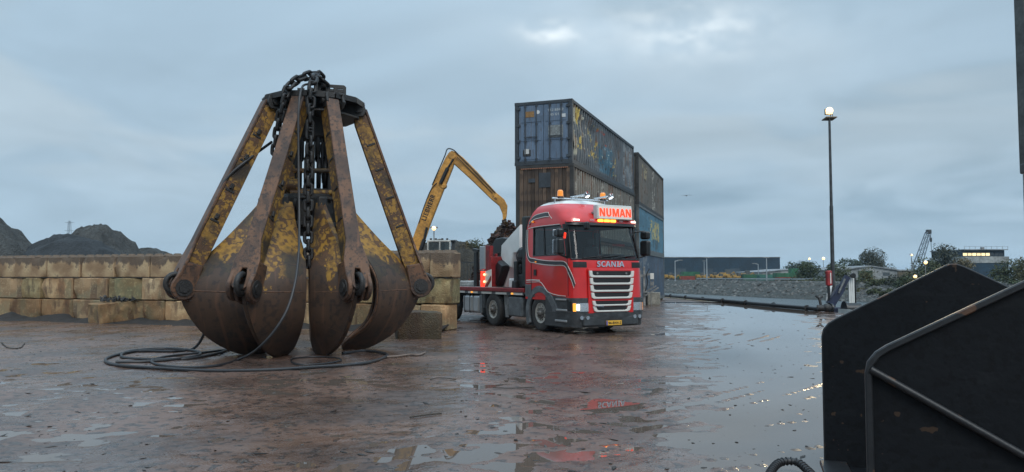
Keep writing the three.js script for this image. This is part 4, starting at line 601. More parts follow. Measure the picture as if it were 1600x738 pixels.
  const base = part('crane_base', [rb(2.3, 0.12, 2.3, 0.02, 0, 1.15, -2.0)], M.redMatt, truck); void base;
  for (const k of [-1, 1]) { part('bed_rail', rb(0.1, 0.13, 8.05, 0.02, k * 1.24, 1.17, -4.9), M.redMatt, bed); const rs = []; for (let i = 0; i < 8; i++) rs.push(bx(0.012, 0.07, 0.72, k * 1.255, 1.06, -1.35 - i * 1.0)); parts('reflective_strip', rs, M.cream, bed); part('strip_backing', bx(0.03, 0.09, 7.9, k * 1.232, 1.06, -4.9), M.greyPanel, bed); }
  parts('side_marker', [rb(0.03, 0.05, 0.1, 0.01, -1.28, 1.06, -1.6), rb(0.03, 0.05, 0.1, 0.01, -1.28, 1.06, -4.4)], M.amberGlow2, bed);
  part('headboard', [rb(2.3, 1.0, 0.08, 0.02, 0, 1.75, -3.28), ...[-0.9, -0.3, 0.3, 0.9].map((x) => rb(0.08, 1.1, 0.12, 0.02, x, 1.8, -3.36))], M.redMatt, truck);
  part('load_cover', rb(2.2, 0.2, 1.7, 0.05, 0, 1.34, -4.9), S({ map: rep(tGrime, 1), color: C(0.62, 0.63, 0.63), roughness: 0.6 }), truck);
  // boxes and tanks under the bed
  for (const k of [-1, 1]) {
    part('tool_box', [rb(0.5, 0.62, 0.86, 0.06, k * 0.98, 0.66, -1.5)], M.greyPanel, truck); part('bracket_plate', zy([[-2.22, 0.3], [-2.05, 0.3], [-2.0, 1.04], [-2.34, 1.04]], k * 1.14, 0.05), M.galv, truck);
    part('mudguard', [zy([[-3.62, 0.55], [-3.5, 0.55], [-3.5, 1.02], [-3.62, 1.02]], k * 1.1, 0.3)], M.plastic, truck);
    part('fuel_tank', [rb(0.56, 0.6, 0.72, 0.09, k * 0.95, 0.66, -4.85, 0, 0, 0, 4)], M.silver, truck); part('fuel_tank', [rb(0.56, 0.6, 0.44, 0.09, k * 0.95, 0.66, -4.2, 0, 0, 0, 4)], M.silver, truck); part('battery_box', [rb(0.5, 0.62, 0.2, 0.03, k * 0.98, 0.68, -3.82)], M.greyPanel, truck);
    parts('tank_strap', [rb(0.58, 0.62, 0.03, 0.01, k * 0.95, 0.66, -4.65), rb(0.58, 0.62, 0.03, 0.01, k * 0.95, 0.66, -5.05)], M.dark, truck);
  }
  // exhaust / air stack behind the cab
  part('air_stack', [rb(0.42, 2.15, 0.26, 0.04, -0.98, 2.35, -1.02)], S({ map: rep(tGrime, 1), color: C(0.022, 0.03, 0.03), roughness: 0.5 }), truck);
  // loader crane
  const crane = part('crane_boom', [sidePrism([[812, 351], [783, 383], [782, 402], [790, 417], [798, 418], [802, 396], [812, 394]], -0.75, 0.62, 0.03)], M.white, truck);
  part('crane_column', [rb(0.5, 1.5, 0.5, 0.05, -0.1, 2.0, -1.75), sidePrism([[797, 417], [788, 410], [776, 441], [781, 450], [790, 449]], -0.7, 0.3, 0.02), rb(0.9, 0.3, 0.55, 0.04, -0.6, 1.38, -1.95)], M.white, crane);
  parts('crane_knuckle', [sidePrism([[793, 373], [784, 371], [774, 373], [768, 382], [767, 395], [771, 402], [776, 396], [784, 395], [790, 385]], -0.5, 0.55, 0.03), sidePrism([[764, 396], [786, 392], [788, 402], [766, 407]], -0.42, 0.4, 0.02)], M.black, crane);
  parts('hydraulic_cylinder', [sidePrism([[777, 407], [786, 415], [784, 424], [776, 447], [768, 450], [767, 436], [769, 420]], -0.98, 0.32, 0.06), rod(V(-0.95, 1.35, -1.45), V(-0.95, 2.35, -1.35), 0.09), rod(V(-0.85, 1.3, -1.3), V(-0.85, 2.4, -1.28), 0.06), rb(0.34, 0.34, 0.34, 0.08, -0.95, 2.3, -1.38)], M.black, crane);
  parts('control_valve', [rb(0.5, 0.45, 0.5, 0.06, -0.9, 1.45, -1.38), rb(0.3, 0.3, 0.3, 0.05, -0.98, 1.82, -1.5), ...[0, 1, 2, 3].map((i) => rod(V(-1.05, 1.6, -1.2 - i * 0.1), V(-1.12, 1.85, -1.22 - i * 0.1), 0.014))], M.black, crane);
  const hp = []; for (let i = 0; i < 7; i++) hp.push(tube([V(-0.8 - 0.05 * (i % 3), 1.6, -1.3 - i * 0.06), V(-1.0, 1.9 + 0.06 * i, -1.25 - i * 0.09), V(-0.85, 2.2 + 0.05 * i, -1.45 - 0.05 * i), V(-0.6, 1.95, -1.75)], 0.022, 24, 6)); parts('crane_hose', hp, M.rubber, crane);
  part('stabiliser', [rb(2.5, 0.24, 0.26, 0.03, 0, 1.34, -1.55), rb(0.2, 0.9, 0.2, 0.03, -1.1, 1.62, -1.55)], M.black, crane);
  // rear rack: post, hazard board, lamps, stake
  part('rack_post', [sidePrism([[749, 385], [757, 385], [757, 421], [749, 423]], -1.2, 0.2, 0.02)], M.silver, truck);
  part('rack_frame', [sidePrism([[757, 384], [765, 384], [765, 424], [757, 424]], -1.15, 0.14, 0.01), sidePrism([[757, 420], [768, 420], [768, 452], [757, 452]], -0.9, 0.1, 0.01)], M.redMatt, truck);
  const hb = part('hazard_board', [sidePrism([[757, 425], [767, 421], [767, 451], [757, 452]], -1.18, 0.03, 0.004)], M.cream, truck);
  part('hazard_stripe', [sidePrism([[757.3, 447], [766.7, 431], [766.7, 438], [759, 451.5], [757.3, 451.5]], -1.2, 0.02, 0.002)], M.redMatt, hb);
  const tl = part('tail_lamp', [sidePrism([[750.5, 424], [756, 424], [756, 449], [750.5, 449]], -1.22, 0.1, 0.015)], M.redGlow, truck);
  for (const y of [429.5, 440.5]) { const [z, yy] = side(755, y, -1.28); part('lamp_bulb', new THREE.SphereGeometry(0.04, 12, 8).translate(-1.24, yy, z), M.warmDim, tl); }
  part('stake', [sidePrism([[740, 394], [744, 394], [745, 448], [740, 448]], -1.2, 0.1, 0.01), sidePrism([[738, 388], [746, 390], [746, 394], [738, 393]], -1.2, 0.12, 0.01)], M.black, truck);
  part('rear_beam', [rb(2.4, 0.2, 0.12, 0.02, 0, 0.85, -8.85), rb(2.46, 0.16, 0.06, 0.02, 0, 1.17, -8.95)], M.redMatt, truck);
  // the cab's nose reaches further forward of the axle than first drawn: lengthen everything ahead of the front wheel
  truck.traverse((o) => { if (!o.isMesh || o.position.lengthSq() > 0 || o.parent.name === 'wheel') return; const p = o.geometry.attributes.position; for (let k = 0; k < p.count; k++) { const z = p.getZ(k); if (z > 0.45) p.setZ(k, z + 0.34 * Math.min(1, (z - 0.45) / 0.5)); } o.geometry.computeBoundingSphere(); });
}

// ------------------------------------------------------------------ shipping containers
const corrCache = new Map();
function corrugated(L, H, pitch, depth, dent = 0, seed = 1) { // in the xy plane, face towards +z, uv 0..1
  const prof = []; let x = 0; const n = Math.round(L / pitch), p = L / n; for (let i = 0; i < n; i++) { prof.push([x, 0], [x + p * 0.38, 0], [x + p * 0.5, -depth], [x + p * 0.88, -depth]); x += p; } prof.push([L, 0]);
  const ny = dent ? 14 : 1, pos = [], uv = []; const P = (i, j) => { const [a, b] = prof[i], y = H * j / ny; const w = dent ? dent * sst(0.0, 0.25, j / ny) * sst(1, 0.75, j / ny) : 0, wt = w * sst(L, L * 0.35, a); return [a + wt * 0.9 * (fbm(a * 0.9, y * 1.3, 3, seed) - 0.5), y, b + wt * 2.2 * (fbm(a * 0.6 + 7, y * 0.9, 3, seed + 5) - 0.55)]; };
  const U = (q) => [q[0] / L, q[1] / H];
  for (let i = 0; i < prof.length - 1; i++) for (let j = 0; j < ny; j++) { const a = P(i, j), b = P(i + 1, j), c = P(i + 1, j + 1), d = P(i, j + 1); pos.push(...a, ...b, ...c, ...a, ...c, ...d); uv.push(...U(a), ...U(b), ...U(c), ...U(a), ...U(c), ...U(d)); }
  const g = new THREE.BufferGeometry(); g.setAttribute('position', new THREE.Float32BufferAttribute(pos, 3)); g.setAttribute('uv', new THREE.Float32BufferAttribute(uv, 2)); g.computeVertexNormals(); return g;
}
function container(label, group, [x, y, z], turn, H, o) { // origin: near right lower corner; +x towards the left corner is negative, length runs along -z
  const Wd = 2.44, L = 12.19, c = thing('shipping_container', label, 'container', [x, y, z], turn, group);
  const fr = []; const post = (px, pz) => fr.push(bx(0.16, H, 0.16, px, H / 2, pz)); post(-0.08, -0.08); post(-Wd + 0.08, -0.08); post(-0.08, -L + 0.08); post(-Wd + 0.08, -L + 0.08);
  for (const yy of [0.085, H - 0.06]) { const h = yy < 1 ? 0.17 : 0.12; fr.push(bx(0.1, h, L - 0.32, -0.05, yy, -L / 2), bx(0.1, h, L - 0.32, -Wd + 0.05, yy, -L / 2), bx(Wd - 0.32, h, 0.12, -Wd / 2, yy, -0.06), bx(Wd - 0.32, h, 0.12, -Wd / 2, yy, -L + 0.06)); }
  part('frame', fr, o.frame, c);
  const cc = []; for (const px of [-0.09, -Wd + 0.09]) for (const pz of [-0.09, -L + 0.09]) for (const yy of [0.06, H - 0.06]) cc.push(bx(0.195, 0.126, 0.195, px, yy, pz)); parts('corner_casting', cc, o.frame, c);
  const sh = H - 0.29, p1 = part('side_panel', corrugated(L - 0.32, sh, 0.36, 0.15, o.dent || 0, o.seed || 3).rotateY(Math.PI / 2).translate(-0.03, 0.17, -0.16), o.side, c, true); void p1;
  part('side_panel', corrugated(L - 0.32, sh, 0.28, 0.042).rotateY(-Math.PI / 2).translate(-Wd + 0.03, 0.17, -L + 0.16), o.side, c, true);
  part('roof', [bx(Wd - 0.2, 0.03, L - 0.24, -Wd / 2, H - 0.03, -L / 2)], o.frame, c); part('floor', [bx(Wd - 0.2, 0.08, L - 0.24, -Wd / 2, 0.1, -L / 2)], M.dark, c);
  part('end_panel', corrugated(Wd - 0.32, sh, 0.28, 0.042).rotateY(Math.PI).translate(-0.16, 0.17, -L + 0.04), o.side, c, true);
  if (o.end === 'doors') {
    for (const k of [0, 1]) {
      const w = (Wd - 0.34) / 2, x0 = -0.17 - w * (1 - k) - (k ? w : 0) - (k ? w : 0) + (k ? w : 0) - 0; const cx = k ? -0.17 - w * 1.5 : -0.17 - w * 0.5; void x0;
      const d = part('door', [bx(w - 0.02, sh, 0.04, cx, 0.17 + sh / 2, -0.05)], o.door, c); const pan = []; for (let q = 0; q < 3; q++) pan.push(rb(w - 0.16, sh / 3 - 0.1, 0.03, 0.012, cx, 0.17 + sh * (q + 0.5) / 3, -0.03)); parts('door_panel', pan, o.door, d);
      const bars = []; for (const e of [-0.24, 0.24]) { bars.push(cyl(0.022, 0.022, sh + 0.1, cx + e * (w / 1.05), 0.17 + sh / 2, 0.02, 'y', 8)); for (const q of [0.03, 0.35, 0.65, 0.97]) bars.push(bx(0.09, 0.06, 0.05, cx + e * (w / 1.05), 0.17 + sh * q, 0.0)); bars.push(bx(0.34, 0.03, 0.03, cx + e * 0.5, 0.17 + sh * 0.42, 0.04)); } parts('lock_bar', bars, o.frame, d);
      const hg = []; for (const q of [0.06, 0.36, 0.64, 0.94]) hg.push(bx(0.14, 0.1, 0.06, k ? -Wd + 0.16 : -0.16, 0.17 + sh * q, 0.0)); parts('hinge', hg, o.frame, d);
      if (k) { part('placard', rb(0.4, 0.24, 0.008, 0.003, cx - 0.06, 0.17 + sh * 0.83, -0.008), S({ map: rep(tGrime, 2), color: C(0.42, 0.24, 0.09), roughness: 0.7 }), d); part('placard', cyl(0.08, 0.08, 0.008, cx + 0.3, 0.17 + sh * 0.86, -0.008, 'z', 18), S({ color: C(0.6, 0.62, 0.62), roughness: 0.6 }), d); part('placard', [rb(0.2, 0.2, 0.01, 0.004, cx - 0.18, 0.17 + sh * 0.17, 0.0)], S({ color: C(0.5, 0.5, 0.48), roughness: 0.6 }), d); part('vent_box', [rb(0.34, 0.26, 0.03, 0.02, cx - 0.18, 0.17 + sh * 0.14, -0.015)], M.soot, d); }
      else { part('lettering', [text('112 884 2', 0.66, 0.1, 0.005).translate(cx, 0.17 + sh * 0.88, -0.01), text('45 G1', 0.36, 0.1, 0.005).translate(cx - 0.05, 0.17 + sh * 0.8, -0.01)], S({ color: C(0.36, 0.4, 0.42), roughness: 0.7 }), d); part('placard', [rb(0.16, 0.14, 0.008, 0.003, cx + 0.34, 0.17 + sh * 0.77, -0.008)], S({ color: C(0.5, 0.52, 0.52), roughness: 0.6 }), d); part('paint_patch', [rb(0.62, 0.5, 0.006, 0.002, cx + 0.0, 0.17 + sh * 0.5, -0.008)], S({ map: rep(tGrime, 3), color: C(0.3, 0.34, 0.36), roughness: 0.8 }), d); }
    }
  } else if (o.end === 'boards') {
    const n = 13, w = (Wd - 0.3) / n; for (let i = 0; i < n; i++) { const b = part('board', [rb(w - 0.014, sh - 0.02 * hsh(i, 2, 3), 0.045, 0.006, 0, 0, 0)], i % 4 === 1 ? M.wood2 : i % 3 === 0 ? M.wood3 : M.wood, c); b.position.set(-0.15 - w * (i + 0.5), 0.17 + sh / 2, -0.05 + 0.025 * (hsh(i, 5, 7) - 0.5)); b.rotation.z = 0.006 * (hsh(i, 8, 1) - 0.5); }
    part('patch_plate', [rb(0.5, 0.6, 0.02, 0.004, -1.2, H - 0.62, 0.0)], o.patch, c); part('patch_plate', [rb(0.28, 0.16, 0.02, 0.004, -1.75, H - 0.62, 0.0)], o.patch, c);
    const rv = []; for (let i = 0; i < 26; i++) rv.push(rb(0.05, 0.035, 0.02, 0.006, -0.26 - i * 0.077, H - 0.14, 0.005)); parts('rivet', rv, S({ color: C(0.36, 0.16, 0.09), roughness: 0.8 }), c);
  } else part('end_panel', corrugated(Wd - 0.32, sh, 0.28, 0.042).translate(-Wd + 0.16, 0.17, -0.04), o.side, c, true);
  return c;
}
M.wood2 = S({ map: rep(tWood, 0.7), color: C(0.36, 0.37, 0.39), roughness: 0.85, bumpMap: rep(tGrain, 1), bumpScale: 0.01 }); M.wood3 = S({ map: rep(tWood, 0.9), color: C(0.85, 0.86, 0.88), roughness: 0.8, bumpMap: rep(tGrain, 1), bumpScale: 0.01 });
{
  const yel = srgb(205, 180, 90), pale = srgb(196, 196, 180), redp = srgb(150, 62, 50), blu = srgb(62, 98, 116);
  const mat = (t, r = 0.6) => S({ map: t, roughness: r, metalness: 0.05, side: THREE.DoubleSide });
  const t1 = wornPaint(srgb(84, 92, 98), 401, 0.5, [[0.0, 0.05, 0.1, 1, srgb(176, 176, 158), 0.4], [0.05, 0.11, 0.25, 1, yel, 0.5], [0.12, 0.3, 0.3, 1, pale, 0.56], [0.2, 0.42, 0.2, 0.95, yel, 0.57], [0.36, 0.52, 0.62, 0.86, redp, 0.5], [0.38, 0.6, 0.05, 0.6, blu, 0.42], [0.42, 0.64, 0.3, 0.62, pale, 0.55], [0.55, 0.66, 0.1, 0.5, yel, 0.56], [0.8, 1.0, 0.0, 1.0, srgb(120, 128, 132), 0.45]]);
  const t2 = wornPaint(srgb(112, 108, 100), 421, 0.75, [[0.0, 1.0, 0.0, 1, srgb(150, 148, 140), 0.55]]);
  const t3 = wornPaint(srgb(96, 94, 88), 441, 0.7, [[0.1, 0.32, 0.6, 0.9, srgb(150, 140, 110), 0.48], [0.5, 0.62, 0.0, 1, srgb(150, 148, 140), 0.5]]);
  const t4 = wornPaint(srgb(76, 118, 138), 461, 0.3, [[0.38, 0.8, 0.3, 0.84, srgb(166, 158, 112), 0.42], [0.5, 0.74, 0.08, 0.34, srgb(66, 98, 112), 0.42]]);
  const t5 = wornPaint(srgb(66, 84, 102), 481, 0.35, [[0.0, 0.35, 0, 1, srgb(104, 114, 122), 0.5]]);
  const fSlate = S({ map: rep(tGrime, 0.6), color: C(0.055, 0.07, 0.09), roughness: 0.6 }), fDark = S({ map: rep(tGrime, 0.6), color: C(0.05, 0.05, 0.05), roughness: 0.7 }), fGrey = S({ map: rep(tGrime, 0.6), color: C(0.16, 0.18, 0.19), roughness: 0.6 }), fBrown = S({ map: rep(tRust, 0.5), color: C(0.8, 0.8, 0.8), roughness: 0.75 });
  const dSlate = S({ map: rep(wornPaint(srgb(88, 106, 126), 501, 0.25, [], 512, 512), 0.5), roughness: 0.55 });
  const a1 = THREE.MathUtils.degToRad(-20.5), a2 = THREE.MathUtils.degToRad(-17.6), g = 'shipping containers stacked beside the truck';
  // near stack
  container('blue grey doored container with yellow flaked side, top of the near stack', g, [2.4, 6.1, -30.3], a1, 2.59, { frame: fSlate, side: mat(t1), door: dSlate, end: 'doors', dent: 0.2, seed: 5 });
  container('brown board ended container in the middle of the stack behind the truck cab', g, [2.44, 3.18, -30.24], a1, 2.9, { frame: fDark, side: mat(t2), end: 'boards', patch: fSlate, seed: 8 });
  container('rusty grey container at the bottom of the stack behind the truck cab', g, [2.4, 0.26, -30.3], a1, 2.9, { frame: fBrown, side: mat(t2), end: 'plain' });
  // far stack
  container('weathered grey brown container on top of the far stack', g, [7.05, 5.61, -42.5], a2, 2.9, { frame: fDark, side: mat(t3), end: 'plain' });
  container('light blue container with faded yellow emblem in the middle of the far stack', g, [7.05, 3.01, -42.5], a2, 2.59, { frame: fGrey, side: mat(t4), end: 'plain' });
  container('dark slate blue container at the bottom of the far stack', g, [7.05, 0.1, -42.5], a2, 2.9, { frame: fGrey, side: mat(t5), end: 'plain' });
  // blocks that carry the stacks
  for (const [bx0, bz0, turn, h, x0, z0] of [[2.4, -30.3, a1, 0.26, -0.5, -0.4], [2.4, -30.3, a1, 0.26, -1.9, -0.4], [2.4, -30.3, a1, 0.26, -0.5, -11.7], [2.4, -30.3, a1, 0.26, -1.9, -11.7], [7.05, -42.5, a2, 0.1, -0.5, -0.4], [7.05, -42.5, a2, 0.1, -1.9, -0.4], [7.05, -42.5, a2, 0.1, -0.5, -11.7], [7.05, -42.5, a2, 0.1, -1.9, -11.7]]) {
    const p = V(x0, 0, z0).applyAxisAngle(V(0, 1, 0), turn), s = single('bearing_slab', 'concrete slab carrying a corner of the container stack', 'slab', [rb(0.8, h + 0.04, 0.6, 0.02, 0, h / 2 - 0.022, 0)], M.conc2, 'slabs under the containers'); s.position.set(bx0 + p.x, 0, bz0 + p.z); s.rotation.y = turn;
  }
  // barrier and concrete foot by the far stack
  const q = onLevel(1022, 477), cb = single('concrete_block', 'pale concrete foot block standing beside the dark slate container', 'concrete block', [rb(0.72, 0.72, 0.7, 0.05, 0, 0.35, 0)], S({ map: rep(tGrime, 0.8), color: C(0.36, 0.35, 0.31), roughness: 0.85 })); cb.position.set(q.x, 0, q.z - 0.3);
  const r = onLevel(1007, 479), bg = thing('barrier_stand', 'galvanised barrier stand with folded arms beside the container stack', 'barrier', [r.x, 0, r.z]);
  part('post', [rb(0.12, 2.1, 0.12, 0.01, 0, 1.05, 0)], M.galv, bg); part('post', [rb(0.1, 1.9, 0.1, 0.01, -0.22, 0.95, 0.1)], M.galv, bg); part('arm', [bar(V(0, 0.55, 0.08), V(0.75, 1.0, 0.1), 0.06, 0.08)], M.galv, bg); part('arm', [bar(V(0, 0.75, 0.16), V(0.62, 1.1, 0.18), 0.05, 0.07)], M.galv, bg); part('cross_piece', [bar(V(-0.24, 1.6, 0.05), V(0.3, 1.72, 0.05), 0.05, 0.12)], M.galv, bg); part('cable', tube([V(0.28, 2.0, 0.06), V(0.12, 1.7, 0.12), V(0.16, 1.3, 0.1), V(0.05, 0.8, 0.1)], 0.03, 30, 6), M.rubber, bg); part('notice_board', rb(0.2, 0.32, 0.03, 0.01, 0.42, 1.6, 0.03), M.cream, bg); part('notice_post', [rod(V(0.36, 0.02, 0.0), V(0.36, 1.5, 0.0), 0.02), rod(V(0.5, 0.9, 0.0), V(0.5, 1.5, 0.0), 0.02), rb(0.2, 0.2, 0.02, 0.005, 0.42, 1.2, 0.02)], M.galv, bg);
}

// ------------------------------------------------------------------ black loader bucket beside the viewer
{
  const a = -Math.atan2(0.296, 0.955), b = thing('loader_bucket', 'black steel loader bucket with worn edges resting on the wet yard', 'bucket', [1.8, 0, -3.94], a), Wd = 2.47;
  const tB = tex(1024, 1024, (u, v) => { const n = fbm(u * 6, v * 6, 5, 601, 6), d = fbm(u * 70, v * 70, 3, 605, 70), s = fbm(u * 10, v * 60, 4, 609, 60), ch = fbm(u * 26, v * 26, 4, 613, 26), cl = fbm(u * 3, v * 3, 3, 617, 3); let c = mix3(srgb(11, 14, 18), srgb(19, 22, 26), n); c = mix3(c, srgb(30, 32, 34), 0.3 * sst(0.62, 0.75, s)); c = mix3(c, srgb(7, 9, 12), 0.6 * sst(0.55, 0.7, d)); return mix3(c, srgb(84, 62, 44), 0.6 * sst(0.76, 0.78, ch * 0.85 + cl * 0.15)); });
  const mB = PH({ map: rep(tB, 0.55), roughness: 0.6, specularIntensity: 0.35, bumpMap: rep(tGrain, 0.9), bumpScale: 0.0015 }), tE = tex(512, 512, (u, v) => { const n = fbm(u * 14, v * 14, 4, 621, 14), d = fbm(u * 60, v * 60, 3, 625, 60); return mix3(mix3(srgb(20, 22, 25), srgb(36, 37, 39), d), mix3(srgb(92, 66, 48), srgb(66, 46, 36), d), sst(0.69, 0.73, n)); });
  const mE = S({ map: rep(tE, 0.6), roughness: 0.45, metalness: 0.1, bumpMap: rep(tGrain, 1.5), bumpScale: 0.001 });
  const out = [[0.0, 0.05], [0, 1.08], [0.012, 1.135], [0.05, 1.185], [0.1, 1.22], [0.9, 1.645], [0.94, 1.664], [0.99, 1.664], [1.04, 1.645], [1.33, 1.49], [2.3, 0.95], [2.36, 0.4], [2.2, 0.12], [2.0, 0.0], [0.06, -0.01]].map(([x, y]) => [x, y + 0.03]);
  for (const z of [-0.02, -Wd]) {
    const p = part('side_plate', prism(out, 0.04, 0.008).translate(0, 0, z), mB, b);
    const rim = []; for (let i = 0; i < 10; i++) { const [x0, y0] = out[i], [x1, y1] = out[i + 1]; void x0; void y0; void x1; void y1; }
    const inn = (d) => { const o = []; for (let i = 0; i <= 10; i++) { const p0 = out[Math.max(0, i - 1)], p1 = out[i], p2 = out[i + 1]; let tx = p2[0] - p0[0], ty = p2[1] - p0[1]; const l = Math.hypot(tx, ty); tx /= l; ty /= l; o.push([p1[0] + ty * d, p1[1] - tx * d]); } return o; };
    const A = inn(-0.004), B = inn(0.03); rim.push(prism([...A, ...B.reverse()], 0.036, 0.006, [], 1).translate(0, 0, z + (z > -1 ? 0.03 : 0.0)));
    part('edge_flange', rim.map(smooth), mE, p);
    if (z > -1) part('diagonal_rib', [rod(V(0.02, 1.13, 0.025), V(1.3, 0.385, 0.025), 0.02, 0.02, 10), rod(V(0.02, 1.13, 0.025), V(1.3, 0.385, 0.025), 0.018)], mE, p);
  }
  // floor and back shell
  const sh = [[0.0, 0.05], [1.9, 0.05], [2.18, 0.16], [2.32, 0.42], [2.27, 0.96], [2.22, 0.96], [2.26, 0.44], [2.14, 0.2], [1.88, 0.1], [0.0, 0.075]];
  part('shell', prism(sh, Wd - 0.06, 0.004).translate(0, 0, -Wd / 2 - 0.01), mB, b); part('cutting_edge', rb(0.2, 0.04, Wd - 0.08, 0.01, 0.06, 0.1, -Wd / 2 - 0.01), mE, b);
  // hose end on the ground by the bucket
  const q = (px, py, h = 0.02) => { const p = onLevel(px, py, 0.02); p.y = h; return p; };
  single('ribbed_hose', 'black ribbed hose end arching over the ground beside the loader bucket', 'hose', [tube([q(1200, 752), q(1206, 742, 0.05), q(1222, 734, 0.08), q(1245, 734, 0.08), q(1262, 741, 0.05), q(1278, 752, 0.02)], 0.028, 40, 8), ...Array.from({ length: 26 }, (_, i) => { const cv = new THREE.CatmullRomCurve3([q(1200, 752), q(1206, 742, 0.05), q(1222, 734, 0.08), q(1245, 734, 0.08), q(1262, 741, 0.05), q(1278, 752, 0.02)], false, 'centripetal'), p = cv.getPointAt(i / 25), t = cv.getTangentAt(i / 25); return new THREE.TorusGeometry(0.03, 0.006, 5, 12).applyQuaternion(new THREE.Quaternion().setFromUnitVectors(V(0, 0, 1), t)).translate(p.x, p.y, p.z); })], M.rubber);
}
// ------------------------------------------------------------------ grey mast at the right edge of the yard
{
  const Z = 13, x = at(1594, 200, Z).x, m = thing('steel_mast', 'tall grey steel mast with a small junction box behind the loader bucket', 'mast', [x + 0.1, 0, -Z]);
  part('lower_tube', cyl(0.055, 0.06, 3.4, -0.01, 1.7, 0, 'y', 16), M.galv, m); part('upper_column', [rb(0.26, 6.5, 0.26, 0.03, 0.08, 6.6, 0)], S({ map: rep(tGrime, 0.7), color: C(0.1, 0.11, 0.11), roughness: 0.6 }), m); part('collar', cyl(0.11, 0.11, 0.16, 0.06, 3.3, 0), M.galv, m); part('junction_box', [rb(0.16, 0.16, 0.12, 0.015, -0.07, 3.42, 0.1)], M.plastic, m); part('foot_plate', [rb(0.4, 0.05, 0.4, 0.01, 0.06, 0.0, 0)], M.galv, m);
}
